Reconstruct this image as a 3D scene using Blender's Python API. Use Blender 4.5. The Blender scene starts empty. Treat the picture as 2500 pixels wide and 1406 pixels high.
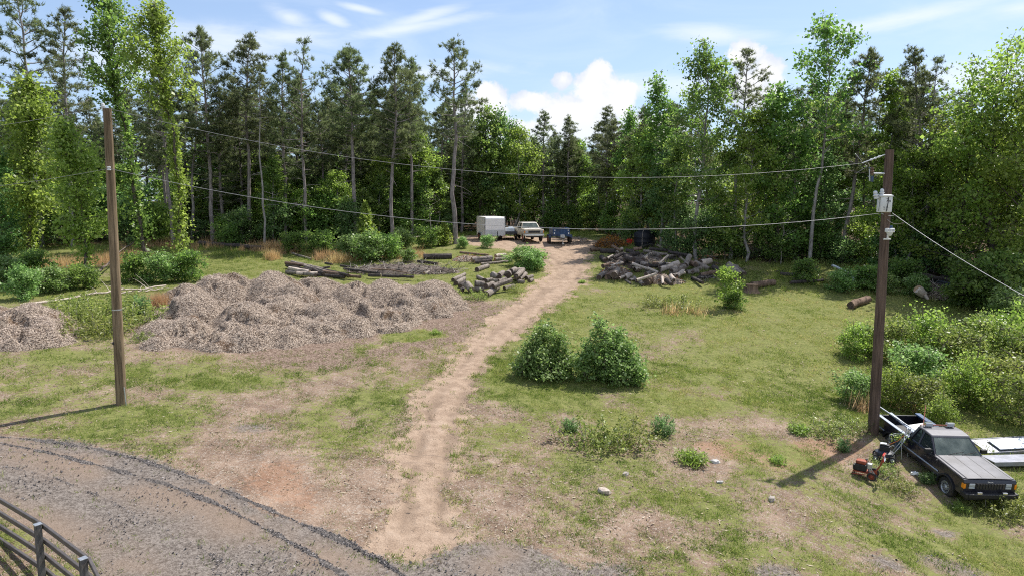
import bpy, math, random
import numpy as np
from mathutils import Matrix, Vector, Euler
R = math.radians
rng = np.random.default_rng(11)
random.seed(5)
scene = bpy.context.scene
col = scene.collection

# ------------------------------------------------------------------ camera
CAM = np.array([0.0, 0.0, 10.0]); PITCH = R(7.0); FPX = 1683.0
cd = bpy.data.cameras.new('camera'); cam = bpy.data.objects.new('camera', cd); col.objects.link(cam)
cam.location = CAM; cam.rotation_euler = (R(90) - PITCH, 0, 0)
cd.sensor_width = 36; cd.lens = 36 * FPX / 2500; cd.clip_end = 4000; cd.clip_start = 0.1
scene.camera = cam

# ------------------------------------------------------------------ sun, sky, exposure
SUN_EL, SUN_AZ = R(56), R(48)                    # azimuth measured from +Y towards +X
sd = Vector((math.sin(SUN_AZ) * math.cos(SUN_EL), math.cos(SUN_AZ) * math.cos(SUN_EL), math.sin(SUN_EL)))
sl = bpy.data.lights.new('sun', 'SUN'); sl.energy = 4.0; sl.angle = R(0.55); sl.color = (1.0, 0.95, 0.87)
so = bpy.data.objects.new('sun', sl); col.objects.link(so)
so.rotation_euler = sd.to_track_quat('Z', 'Y').to_euler(); so.location = (30, 30, 60)
SKY_STRENGTH = 0.15
scene.view_settings.view_transform = 'Standard'; scene.view_settings.look = 'None'
scene.view_settings.exposure = 0.85; scene.view_settings.gamma = 1.0
scene.render.engine = 'CYCLES'
scene.cycles.max_bounces = 6; scene.cycles.diffuse_bounces = 4; scene.cycles.glossy_bounces = 2
scene.cycles.transmission_bounces = 4; scene.cycles.transparent_max_bounces = 6
scene.cycles.use_denoising = False; scene.cycles.filter_width = 1.1
scene.cycles.caustics_reflective = False; scene.cycles.caustics_refractive = False

def pix_dir(u, v):
    a = (u - 1250) / FPX; b = -(v - 703) / FPX
    c, s = math.cos(PITCH), math.sin(PITCH)
    d = np.array([a, c + b * s, -s + b * c]); return d / np.linalg.norm(d)

class NT:                                          # tiny node-tree helper
    def __init__(s, nt): s.nt = nt
    def n(s, t, **k):
        o = s.nt.nodes.new(t)
        for a, b in k.items():
            if a == 'inp':
                for i, val in b.items():
                    if hasattr(val, 'is_output'): s.nt.links.new(val, o.inputs[i])
                    else: o.inputs[i].default_value = val
            else: setattr(o, a, b)
        return o
    def m(s, op, a, b=None, c=None, clamp=False):
        o = s.n('ShaderNodeMath', operation=op, use_clamp=clamp)
        for i, val in enumerate((a, b, c)):
            if val is None: continue
            if hasattr(val, 'is_output'): s.nt.links.new(val, o.inputs[i])
            else: o.inputs[i].default_value = val
        return o.outputs[0]
    def mix(s, f, a, b, mode='MIX'):
        o = s.n('ShaderNodeMix', data_type='RGBA', blend_type=mode)
        for i, val in ((0, f), (6, a), (7, b)):
            if hasattr(val, 'is_output'): s.nt.links.new(val, o.inputs[i])
            else: o.inputs[i].default_value = val if i == 0 else (*val[:3], 1)
        return o.outputs[2]
    def ss(s, x, lo, hi):
        o = s.n('ShaderNodeMapRange', interpolation_type='SMOOTHSTEP')
        for i, val in enumerate((x, lo, hi, 0.0, 1.0)):
            if hasattr(val, 'is_output'): s.nt.links.new(val, o.inputs[i])
            else: o.inputs[i].default_value = val
        return o.outputs[0]
    def noise(s, vec, sc, det=4, rough=0.55, dist=0.0):
        o = s.n('ShaderNodeTexNoise')
        o.inputs['Scale'].default_value = sc; o.inputs['Detail'].default_value = det
        o.inputs['Roughness'].default_value = rough; o.inputs['Distortion'].default_value = dist
        if vec is not None: s.nt.links.new(vec, o.inputs['Vector'])
        return o.outputs[0]
    def ramp(s, f, stops):
        o = s.n('ShaderNodeValToRGB'); s.nt.links.new(f, o.inputs[0]); e = o.color_ramp.elements
        while len(e) < len(stops): e.new(0.5)
        for q, (p, c) in zip(e, stops): q.position = p; q.color = (*c[:3], 1)
        return o.outputs[0]
    def link(s, a, b): s.nt.links.new(a, b)

world = bpy.data.worlds.new('World'); scene.world = world; world.use_nodes = True
wt = NT(world.node_tree); world.node_tree.nodes.clear()
sky = wt.n('ShaderNodeTexSky', sky_type='NISHITA', sun_disc=False, sun_elevation=SUN_EL, sun_rotation=SUN_AZ,
           altitude=120.0, air_density=1.0, dust_density=1.2, ozone_density=1.6)
tc = wt.n('ShaderNodeTexCoord'); gen = tc.outputs['Generated']
sx = wt.n('ShaderNodeSeparateXYZ', inp={0: gen})
az = wt.m('ARCTAN2', sx.outputs[0], sx.outputs[1]); el = wt.m('ARCSINE', sx.outputs[2])
warp = wt.noise(gen, 17, 5, 0.62); warp2 = wt.noise(gen, 60, 6, 0.65)
wv = wt.m('ADD', wt.m('MULTIPLY', wt.m('SUBTRACT', warp, 0.5), 1.5), wt.m('MULTIPLY', wt.m('SUBTRACT', warp2, 0.5), 0.85))
def puff(u, v, ru, rv, slope=0.0):                # one cloud lobe, an ellipse of directions in the sky
    d = pix_dir(u, v); a0 = math.atan2(d[0], d[1]); e0 = math.asin(d[2])
    da = wt.m('SUBTRACT', az, a0); de = wt.m('SUBTRACT', wt.m('SUBTRACT', el, e0), wt.m('MULTIPLY', da, slope))
    q = wt.m('ADD', wt.m('POWER', wt.m('DIVIDE', da, ru / FPX), 2.0), wt.m('POWER', wt.m('DIVIDE', de, rv / FPX), 2.0))
    return wt.m('SUBTRACT', 1.0, wt.m('SQRT', q))
def union(l):
    o = l[0]
    for x in l[1:]: o = wt.m('MAXIMUM', o, x)
    return o
cum = union([puff(*p) for p in ((1455, 225, 72, 66), (1466, 178, 34, 36), (1400, 280, 150, 52), (1300, 250, 70, 36), (1373, 196, 30, 26),
    (1520, 240, 45, 50), (1200, 240, 50, 40), (1170, 285, 90, 60), (1330, 325, 240, 45), (1822, 132, 44, 44), (1868, 180, 50, 44), (1840, 215, 70, 60), (1560, 320, 160, 60),
    (-900, 60, 240, 110), (3600, 90, 300, 130))])
cumd = wt.ss(wt.m('ADD', cum, wv), 0.0, 0.30)
base_fade = wt.ss(el, pix_dir(1400, 345)[2] - .01, pix_dir(1400, 245)[2])
cumd = wt.m('MULTIPLY', cumd, wt.m('ADD', 0.62, wt.m('MULTIPLY', base_fade, 0.38)))
wisp = union([puff(*p) for p in ((705, 42, 62, 26, -.25), (812, 47, 42, 16, -.35), (1040, 42, 110, 18, .3), (880, 22, 60, 8, -.15), (2180, 50, 230, 22, .09),
    (2490, 22, 70, 18), (560, 100, 260, 50), (700, 95, 200, 36, .05), (320, 150, 130, 60), (2400, 190, 200, 50), (1750, 85, 160, 26, -.1), (1560, 215, 260, 34), (1050, 180, 260, 30, .08), (980, 72, 260, 16, .18))])
st = wt.n('ShaderNodeVectorMath', operation='MULTIPLY', inp={0: gen}); st.inputs[1].default_value = (1.0, 1.0, 4.5)
streak = wt.noise(st.outputs[0], 9, 6, 0.62, 0.6)
wispd = wt.m('MULTIPLY', wt.ss(wt.m('ADD', wisp, wt.m('MULTIPLY', wt.m('SUBTRACT', streak, 0.5), 1.5)), -0.15, 1.15), 0.72)
veil = wt.m('MULTIPLY', wt.ss(wt.noise(st.outputs[0], 3.2, 6, 0.6, 0.8), 0.42, 0.78), 0.34)
skyb = wt.mix(1.0, sky.outputs[0], (.46, .50, .57), 'MULTIPLY')
skycol = wt.mix(wt.m('ADD', 0.10, wt.m('MULTIPLY', wt.ss(wt.m('MULTIPLY', el, -1.0), -0.50, 0.02), 0.40)), skyb, (2.7, 3.5, 4.6))
skycol = wt.mix(veil, skycol, (3.3, 3.75, 4.3))
skycol = wt.mix(wispd, skycol, (3.6, 3.85, 4.2))
shade = wt.ss(wt.m('ADD', wt.noise(gen, 22, 5, 0.55), wt.m('MULTIPLY', cum, 0.30)), 0.40, 0.74)
ccol = wt.mix(shade, (2.9, 3.15, 3.6), (3.9, 3.9, 3.95))
skycol = wt.mix(cumd, skycol, ccol)
back = wt.m('MULTIPLY', wt.ss(wt.noise(gen, 3.4, 7, .62), .44, .58), wt.ss(wt.m('MULTIPLY', sx.outputs[1], -1.0), -0.02, 0.30))   # unseen bright cloud bank behind the camera, added as fill light
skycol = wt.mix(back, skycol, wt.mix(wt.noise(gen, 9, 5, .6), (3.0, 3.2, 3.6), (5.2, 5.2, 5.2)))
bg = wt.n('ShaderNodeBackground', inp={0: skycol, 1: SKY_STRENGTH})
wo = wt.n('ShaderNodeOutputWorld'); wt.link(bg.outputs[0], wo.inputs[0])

# ------------------------------------------------------------------ terrain height, pixel picking
def sst(x, a, b):
    t = np.clip((np.asarray(x, float) - a) / (b - a), 0, 1); return t * t * (3 - 2 * t)
def hash2(ix, iy, seed):
    n = (ix.astype(np.int64) * 374761393 + iy.astype(np.int64) * 668265263 + seed * 974711) & 0x7fffffff
    n = ((n ^ (n >> 13)) * 1274126177) & 0x7fffffff
    return ((n ^ (n >> 16)) & 0xffff) / 65535.0
def vnoise(x, y, seed=0):
    x = np.asarray(x, float); y = np.asarray(y, float)
    ix = np.floor(x); iy = np.floor(y); fx = x - ix; fy = y - iy
    fx = fx * fx * (3 - 2 * fx); fy = fy * fy * (3 - 2 * fy)
    a = hash2(ix, iy, seed); b = hash2(ix + 1, iy, seed); c = hash2(ix, iy + 1, seed); d = hash2(ix + 1, iy + 1, seed)
    return a + (b - a) * fx + (c - a) * fy + (a - b - c + d) * fx * fy
def fbm(x, y, seed=0, oct=4):
    s = 0; amp = 0.5; t = 0
    for o in range(oct):
        s = s + amp * vnoise(np.asarray(x) * 2 ** o, np.asarray(y) * 2 ** o, seed + o * 17); t += amp; amp *= 0.5
    return s / t
def G0(x, y):
    x = np.asarray(x, float); y = np.asarray(y, float)
    z = np.interp(y, [-50, 0, 10, 14, 25, 70, 80, 110, 200, 700], [0.2, 0.5, 0.85, 1.12, 1.8, 6.1, 6.45, 6.9, 8, 12])
    z = z - 0.054 * np.clip(x, -40, 40) * (1 - sst(y, 28, 62))
    z = z - 0.115 * np.clip(26.5 - y, 0, 6) * sst(x, 8, 14)
    return z
def G(x, y):
    return G0(x, y) + 0.16 * (fbm(np.asarray(x) * .13, np.asarray(y) * .13, 3, 3) - .5)
_T = np.geomspace(6, 400, 900)
def P(u, v, h=0.0):                               # the point h above the ground seen at photo pixel (u, v)
    d = pix_dir(u, v); q = CAM + _T[:, None] * d
    f = q[:, 2] - G(q[:, 0], q[:, 1]) - h
    k = np.argmax(f < 0) if (f < 0).any() else len(f) - 1
    a, b = _T[max(k - 1, 0)], _T[k]
    for _ in range(24):
        m = .5 * (a + b); p = CAM + m * d
        if p[2] - float(G(p[0], p[1])) - h < 0: b = m
        else: a = m
    return CAM + .5 * (a + b) * d
def RAY(u, v, Y):
    d = pix_dir(u, v); return CAM + d * (Y / d[1])
def gz(x, y): return float(G(x, y))

# ------------------------------------------------------------------ object helpers
def tag(o, label=None, cat=None, group=None, kind=None):
    if label: o['label'] = label
    if cat: o['category'] = cat
    if group: o['group'] = group
    if kind: o['kind'] = kind
    return o
def empty(name, loc=(0, 0, 0), rot=(0, 0, 0), label=None, cat=None, group=None):
    o = bpy.data.objects.new(name, None); col.objects.link(o); o.location = loc; o.rotation_euler = rot
    o.empty_display_size = 0.2
    return tag(o, label, cat, group)
class MB:
    def __init__(s): s.v = []; s.f = []; s.mi = []; s.M = Matrix.Identity(4)
    def add(s, vs, fs, m=0):
        b = len(s.v); s.v += [tuple(s.M @ Vector(p)) for p in vs]; s.f += [tuple(i + b for i in q) for q in fs]; s.mi += [m] * len(fs); return s
    def box(s, c, d, m=0, rot=None):
        x, y, z = d[0] / 2, d[1] / 2, d[2] / 2
        vs = [Vector((i, j, k)) for i in (-x, x) for j in (-y, y) for k in (-z, z)]
        if rot is not None:
            e = Euler(rot).to_matrix(); vs = [e @ q for q in vs]
        vs = [q + Vector(c) for q in vs]
        return s.add(vs, [(0, 1, 3, 2), (4, 6, 7, 5), (0, 4, 5, 1), (2, 3, 7, 6), (0, 2, 6, 4), (1, 5, 7, 3)], m)
    def prism(s, prof, y0, y1, m=0, ax='y'):       # 2D profile (x,z) extruded along y
        n = len(prof)
        def P3(p, y): return (p[0], y, p[1]) if ax == 'y' else ((y, p[0], p[1]) if ax == 'x' else (p[0], p[1], y))
        vs = [P3(p, y0) for p in prof] + [P3(p, y1) for p in prof]
        fs = [tuple(range(n)), tuple(range(2 * n - 1, n - 1, -1))] + [(i, i + n, (i + 1) % n + n, (i + 1) % n) for i in range(n)]
        return s.add(vs, fs, m)
    def tube(s, pts, r, n=8, m=0, cap=True):
        pts = [Vector(p) for p in pts]
        if not hasattr(r, '__len__'): r = [r] * len(pts)
        vs = []; fs = []
        up = Vector((0, 0, 1)); t0 = (pts[-1] - pts[0])
        if t0.length < 1e-6: t0 = Vector((0, 0, 1))
        if abs(t0.normalized().z) > .9: up = Vector((1, 0, 0))
        for i, p in enumerate(pts):
            t = (pts[min(i + 1, len(pts) - 1)] - pts[max(i - 1, 0)]).normalized()
            a = t.cross(up)
            if a.length < 1e-4: a = t.cross(Vector((0, 1, 0)))
            a.normalize(); b = t.cross(a)
            for k in range(n):
                w = 2 * math.pi * k / n; vs.append(p + (a * math.cos(w) + b * math.sin(w)) * r[i])
        for i in range(len(pts) - 1):
            for k in range(n): fs.append((i * n + k, i * n + (k + 1) % n, (i + 1) * n + (k + 1) % n, (i + 1) * n + k))
        if cap: fs += [tuple(range(n - 1, -1, -1)), tuple((len(pts) - 1) * n + k for k in range(n))]
        return s.add(vs, fs, m)
    def lathe(s, prof, n=20, m=0, c=(0, 0, 0), ax='z', cap=True):   # prof: (radius, height)
        vs = []; fs = []
        for r_, h in prof:
            for k in range(n):
                w = 2 * math.pi * k / n; x, y = r_ * math.cos(w), r_ * math.sin(w)
                q = (x, y, h) if ax == 'z' else ((x, h, y) if ax == 'y' else (h, x, y))
                vs.append((q[0] + c[0], q[1] + c[1], q[2] + c[2]))
        for i in range(len(prof) - 1):
            for k in range(n): fs.append((i * n + k, i * n + (k + 1) % n, (i + 1) * n + (k + 1) % n, (i + 1) * n + k))
        if cap: fs += [tuple(range(n - 1, -1, -1)), tuple((len(prof) - 1) * n + k for k in range(n))]
        return s.add(vs, fs, m)
    def build(s, name, mats, parent=None, smooth=False, bevel=0, loc=None, mw=None, seg=2):
        me = bpy.data.meshes.new(name); me.from_pydata(s.v, [], s.f)
        for q in (mats if isinstance(mats, (list, tuple)) else [mats]): me.materials.append(q)
        me.polygons.foreach_set('material_index', s.mi)
        import bmesh
        bm = bmesh.new(); bm.from_mesh(me); bmesh.ops.recalc_face_normals(bm, faces=bm.faces); bm.to_mesh(me); bm.free()
        if smooth: me.shade_smooth() if smooth is True else None
        o = bpy.data.objects.new(name, me); col.objects.link(o)
        if smooth == 'auto': me.shade_smooth(); me.set_sharp_from_angle(angle=R(38))
        if bevel:
            b = o.modifiers.new('bevel', 'BEVEL'); b.width = bevel; b.segments = seg; b.limit_method = 'ANGLE'; b.angle_limit = R(35)
        if parent: o.parent = parent
        if loc is not None: o.location = loc
        if mw is not None: o.matrix_world = mw
        return o
def np_mesh(name, V, k, tint=None, mats=()):       # soup of faces, k vertices each
    V = np.ascontiguousarray(V, np.float32).reshape(-1, 3); nf = len(V) // k
    me = bpy.data.meshes.new(name)
    me.vertices.add(len(V)); me.vertices.foreach_set('co', V.ravel())
    me.loops.add(nf * k); me.loops.foreach_set('vertex_index', np.arange(nf * k, dtype=np.int32))
    me.polygons.add(nf); me.polygons.foreach_set('loop_start', np.arange(0, nf * k, k, dtype=np.int32))
    for q in mats: me.materials.append(q)
    me.update(calc_edges=True)
    if tint is not None:
        a = me.attributes.new('tint', 'FLOAT', 'POINT'); a.data.foreach_set('value', np.repeat(np.asarray(tint, np.float32), k))
    return me
def link_mesh(name, me, parent=None, loc=None):
    o = bpy.data.objects.new(name, me); col.objects.link(o)
    if parent: o.parent = parent
    if loc is not None: o.location = loc
    return o
def unit(v): return v / np.maximum(np.linalg.norm(v, axis=-1, keepdims=True), 1e-9)
def leaf_quads(Pt, D, U, L, W):
    D = unit(D); S = unit(np.cross(D, U)); N = np.cross(S, D)
    L = np.asarray(L)[:, None]; W = np.asarray(W)[:, None]
    mid = Pt + D * L * .45 - N * L * .08
    return np.stack([Pt, mid + S * W * .5, Pt + D * L, mid - S * W * .5], 1).reshape(-1, 3)
def blade_tris(Pt, D, L, W):
    D = unit(D); S = unit(np.cross(D, rng.normal(size=D.shape))); L = np.asarray(L)[:, None]; W = np.asarray(W)[:, None]
    return np.stack([Pt - S * W * .5, Pt + S * W * .5, Pt + D * L], 1).reshape(-1, 3)
def np_tubes(tubes, n=6):                          # list of (pts (m,3), radii) -> verts, faces as lists
    vs = []; fs = []
    for pts, r in tubes:
        pts = np.asarray(pts, float); m = len(pts); b = len(vs)
        t = unit(np.gradient(pts, axis=0)); ref = np.array([0, 0, 1.0]) if abs(t[0, 2]) < .9 else np.array([1.0, 0, 0])
        a = unit(np.cross(t, ref)); c = np.cross(t, a); w = np.linspace(0, 2 * np.pi, n, endpoint=False)
        ring = pts[:, None] + (a[:, None] * np.cos(w)[None, :, None] + c[:, None] * np.sin(w)[None, :, None]) * np.asarray(r)[:, None, None]
        vs += ring.reshape(-1, 3).tolist()
        for i in range(m - 1):
            for k in range(n): fs.append((b + i * n + k, b + i * n + (k + 1) % n, b + (i + 1) * n + (k + 1) % n, b + (i + 1) * n + k))
        fs.append(tuple(b + (m - 1) * n + k for k in range(n)))
    return vs, fs
def tubes_mesh(name, tubes, mat, n=6):
    vs, fs = np_tubes(tubes, n); me = bpy.data.meshes.new(name); me.from_pydata(vs, [], fs); me.materials.append(mat); me.shade_smooth(); return me

# ------------------------------------------------------------------ materials
def pmat(name, color, rough=0.6, metal=0.0, spec=0.4, var=0.0, vscale=8.0, bump=0.0, bscale=30.0, coat=0.0, dark=None, dirt=None):
    m = bpy.data.materials.new(name); m.use_nodes = True; t = NT(m.node_tree); b = m.node_tree.nodes['Principled BSDF']
    b.inputs['Roughness'].default_value = rough; b.inputs['Metallic'].default_value = metal
    b.inputs['Specular IOR Level'].default_value = spec; b.inputs['Coat Weight'].default_value = coat
    b.inputs['Base Color'].default_value = (*color, 1)
    oc = t.n('ShaderNodeTexCoord').outputs['Object']
    if var:
        n = t.noise(oc, vscale, 5, .6); d = dark or tuple(c * (1 - var) for c in color); l = tuple(min(1, c * (1 + var)) for c in color)
        c = t.ramp(n, [(.3, d), (.7, l)])
        if dirt: c = t.mix(t.ss(t.noise(oc, vscale * .35, 6, .65), .45, .7), c, dirt)
        t.link(c, b.inputs['Base Color'])
        t.link(t.m('ADD', rough - .1, t.m('MULTIPLY', n, .2)), b.inputs['Roughness'])
    if bump:
        bn = t.n('ShaderNodeBump', inp={'Height': t.noise(oc, bscale, 5, .6), 'Strength': bump}); bn.inputs['Distance'].default_value = .02
        t.link(bn.outputs[0], b.inputs['Normal'])
    return m
def leaf_mat(name, stops, trans=0.42, rough=.42, spec=.32, vary=.25):
    m = bpy.data.materials.new(name); m.use_nodes = True; t = NT(m.node_tree); b = m.node_tree.nodes['Principled BSDF']; out = m.node_tree.nodes['Material Output']
    a = t.n('ShaderNodeAttribute', attribute_name='tint'); oi = t.n('ShaderNodeObjectInfo')
    c = t.ramp(a.outputs['Fac'], stops)
    hs = t.n('ShaderNodeHueSaturation', inp={'Color': c, 'Hue': t.m('ADD', .485, t.m('MULTIPLY', oi.outputs['Random'], .03)),
             'Value': t.m('ADD', 1 - vary / 2, t.m('MULTIPLY', oi.outputs['Random'], vary))})
    t.link(hs.outputs[0], b.inputs['Base Color']); b.inputs['Roughness'].default_value = rough; b.inputs['Specular IOR Level'].default_value = spec
    tr = t.n('ShaderNodeBsdfTranslucent'); tcx = t.n('ShaderNodeHueSaturation', inp={'Color': hs.outputs[0], 'Saturation': 1.08, 'Value': 1.9}); t.link(tcx.outputs[0], tr.inputs[0])
    mx = t.n('ShaderNodeMixShader', inp={0: trans, 1: b.outputs[0], 2: tr.outputs[0]}); t.link(mx.outputs[0], out.inputs[0])
    return m
def bark_mat(name, c1, c2, zs=.25, sc=9.0, bump=.7):
    m = bpy.data.materials.new(name); m.use_nodes = True; t = NT(m.node_tree); b = m.node_tree.nodes['Principled BSDF']
    oc = t.n('ShaderNodeTexCoord').outputs['Object']
    s = t.n('ShaderNodeVectorMath', operation='MULTIPLY', inp={0: oc}); s.inputs[1].default_value = (1, 1, zs)
    n = t.noise(s.outputs[0], sc, 6, .65, .4); big = t.noise(oc, .7, 3, .5)
    c = t.ramp(t.m('ADD', t.m('MULTIPLY', n, .75), t.m('MULTIPLY', big, .3)), [(.34, c1), (.68, c2)])
    t.link(c, b.inputs['Base Color']); b.inputs['Roughness'].default_value = .9; b.inputs['Specular IOR Level'].default_value = .15
    bn = t.n('ShaderNodeBump', inp={'Height': n, 'Strength': bump}); bn.inputs['Distance'].default_value = .03; t.link(bn.outputs[0], b.inputs['Normal'])
    return m
GREEN = [(0.0, (.05, .085, .026)), (.45, (.125, .205, .052)), (.8, (.20, .29, .075)), (1.0, (.30, .37, .13))]
M = {}
M['pine'] = leaf_mat('pine_needles', [(0, (.06, .078, .04)), (.5, (.13, .16, .072)), (1, (.215, .24, .11))], .48, .5, .35)
M['leaf'] = leaf_mat('broad_leaves', GREEN, .5)
M['leaf_light'] = leaf_mat('light_leaves', [(0, (.09, .14, .03)), (.5, (.20, .285, .06)), (1, (.33, .40, .13))], .5)
M['leaf_blue'] = leaf_mat('cool_leaves', [(0, (.055, .098, .038)), (.5, (.13, .22, .078)), (1, (.24, .33, .14))], .5)
M['shrub'] = leaf_mat('shrub_leaves', [(0, (.06, .105, .028)), (.5, (.18, .285, .085)), (1, (.37, .46, .22))], .42, .42, .32)
M['weed'] = leaf_mat('weed_leaves', [(0, (.07, .11, .025)), (.5, (.18, .23, .055)), (1, (.34, .36, .14))], .42)
M['grass'] = leaf_mat('grass_blades', [(0, (.06, .105, .020)), (.4, (.175, .225, .052)), (.7, (.31, .32, .11)), (1, (.42, .35, .19))], .35, .6, .2, 0)
M['straw'] = leaf_mat('straw', [(0, (.30, .20, .10)), (.5, (.45, .32, .17)), (1, (.60, .46, .27))], .35, .6, .2)
M['rust'] = leaf_mat('dry_leaves', [(0, (.12, .05, .015)), (.5, (.33, .14, .04)), (1, (.50, .27, .07))], .3, .6, .2)
M['twig'] = pmat('twig', (.115, .09, .075), .9, var=.5, vscale=2)
M['twig_grey'] = pmat('twig_grey', (.30, .27, .24), .9, var=.3, vscale=2)
M['bark_pine'] = bark_mat('pine_bark', (.07, .06, .058), (.38, .335, .325))
M['bark_grey'] = bark_mat('grey_bark', (.10, .09, .085), (.44, .41, .395))
M['bark_dark'] = bark_mat('dark_bark', (.035, .03, .026), (.16, .135, .12))
M['bark_log'] = bark_mat('log_bark', (.05, .04, .034), (.33, .285, .25), zs=.3, sc=8)
M['bark_brown'] = bark_mat('brown_log_bark', (.055, .035, .026), (.27, .19, .14), zs=.3, sc=8)
M['bark_black'] = bark_mat('weathered_log_bark', (.018, .015, .015), (.10, .085, .08), zs=.3, sc=8)
M['wood_pale'] = bark_mat('bare_wood', (.26, .215, .18), (.58, .50, .43), zs=.15, sc=9, bump=.3)
M['cut'] = pmat('cut_wood', (.30, .20, .12), .85, var=.35, vscale=12)
M['cut_dark'] = pmat('aged_cut_wood', (.085, .06, .048), .9, var=.5, vscale=12)
M['cut_pale'] = pmat('pale_cut_wood', (.60, .49, .40), .85, var=.15, vscale=12)
M['pole'] = bark_mat('pole_wood', (.05, .035, .022), (.31, .235, .15), zs=.045, sc=20, bump=.5)
M['pole_brown'] = bark_mat('brown_pole_wood', (.030, .020, .016), (.18, .128, .10), zs=.045, sc=20, bump=.5)
M['galv'] = pmat('galvanised_steel', (.50, .52, .54), .42, .75, var=.15, vscale=14)
M['alu'] = pmat('aluminium_wire', (.33, .33, .34), .5, .3)
M['steel'] = pmat('stainless_sheet', (.27, .28, .33), .45, .3, var=.2, vscale=3, dirt=(.22, .20, .19))
M['white_paint'] = pmat('white_paint', (.78, .78, .77), .45, var=.05, vscale=2)
M['porcelain'] = pmat('porcelain', (.62, .64, .66), .25)
M['tank_grey'] = pmat('transformer_paint', (.66, .67, .66), .45, var=.08, vscale=4)
M['black'] = pmat('black_plastic', (.018, .018, .02), .5, var=.3)
M['rubber'] = pmat('tyre_rubber', (.022, .021, .020), .85, var=.4, vscale=10, dirt=(.10, .08, .06))
M['ink'] = pmat('dark_lettering', (.03, .03, .032), .6)
M['red'] = pmat('red_plastic', (.50, .025, .02), .45)
M['rustred'] = pmat('rusty_red_paint', (.26, .06, .03), .6, var=.4)
M['orange'] = pmat('orange_plastic', (.50, .13, .02), .5, var=.4)
M['chrome'] = pmat('chrome', (.70, .71, .74), .18, .95)
M['amber'] = pmat('amber_lens', (.80, .26, .01), .2)
M['lens'] = pmat('lamp_lens', (.42, .46, .50), .12, .2)
M['jeep_black'] = pmat('faded_black_paint', (.014, .014, .022), .28, var=.3, vscale=3, coat=.5, dirt=(.026, .025, .03))
M['jeep_dust'] = pmat('dusty_faded_paint', (.13, .128, .142), .45, var=.22, vscale=2.2, dirt=(.085, .08, .084))
M['trim'] = pmat('pale_blue_trim', (.36, .40, .48), .4)
M['rail'] = pmat('dark_rail_paint', (.085, .075, .072), .45, var=.25, vscale=5)
M['post'] = bark_mat('weathered_post_wood', (.05, .046, .042), (.17, .16, .15), zs=.1, sc=18, bump=.3)
M['navy'] = pmat('navy_paint', (.028, .070, .16), .5, var=.35, vscale=2, dirt=(.05, .05, .06))
M['tank_black'] = pmat('black_tank_plastic', (.008, .009, .015), .6, var=.3, vscale=2)
M['truck_white'] = pmat('truck_white_paint', (.72, .68, .62), .4, var=.08, vscale=2, coat=.3)
M['truck_tan'] = pmat('truck_tan_paint', (.46, .40, .30), .45, var=.2, vscale=2, coat=.2)
M['trailer_white'] = pmat('trailer_white_sheet', (.80, .79, .78), .4, var=.04, vscale=1.5)
M['plate'] = pmat('tread_plate', (.46, .48, .50), .35, .7, var=.2, vscale=18, bump=.5, bscale=40)
M['pvc'] = pmat('pale_pipe', (.55, .60, .66), .4, var=.12)
M['darkpipe'] = pmat('dark_pipe', (.035, .040, .052), .5, var=.4)
M['concrete'] = pmat('concrete', (.45, .44, .42), .9, var=.15, bump=.3)
M['stone'] = pmat('stone', (.36, .32, .28), .9, var=.35, vscale=5)
def glass_mat():
    m = bpy.data.materials.new('car_glass'); m.use_nodes = True; t = NT(m.node_tree); b = m.node_tree.nodes['Principled BSDF']; out = m.node_tree.nodes['Material Output']
    b.inputs['Base Color'].default_value = (.05, .065, .065, 1); b.inputs['Roughness'].default_value = .06; b.inputs['Specular IOR Level'].default_value = .6
    tr = t.n('ShaderNodeBsdfTransparent'); tr.inputs[0].default_value = (.62, .70, .68, 1)
    mx = t.n('ShaderNodeMixShader', inp={0: .52, 1: b.outputs[0], 2: tr.outputs[0]}); t.link(mx.outputs[0], out.inputs[0]); return m
M['glass'] = glass_mat()
def dusty_glass():
    m = bpy.data.materials.new('dusty_windscreen'); m.use_nodes = True; t = NT(m.node_tree); b = m.node_tree.nodes['Principled BSDF']; out = m.node_tree.nodes['Material Output']
    oc = t.n('ShaderNodeTexCoord').outputs['Object']
    t.link(t.ramp(t.noise(oc, 2.2, 5, .6), [(.3, (.055, .075, .07)), (.75, (.20, .23, .21))]), b.inputs['Base Color']); b.inputs['Roughness'].default_value = .12
    tr = t.n('ShaderNodeBsdfTransparent'); tr.inputs[0].default_value = (.6, .7, .68, 1)
    mx = t.n('ShaderNodeMixShader', inp={0: .35, 1: b.outputs[0], 2: tr.outputs[0]}); t.link(mx.outputs[0], out.inputs[0]); return m
M['windscreen'] = dusty_glass()

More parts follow.
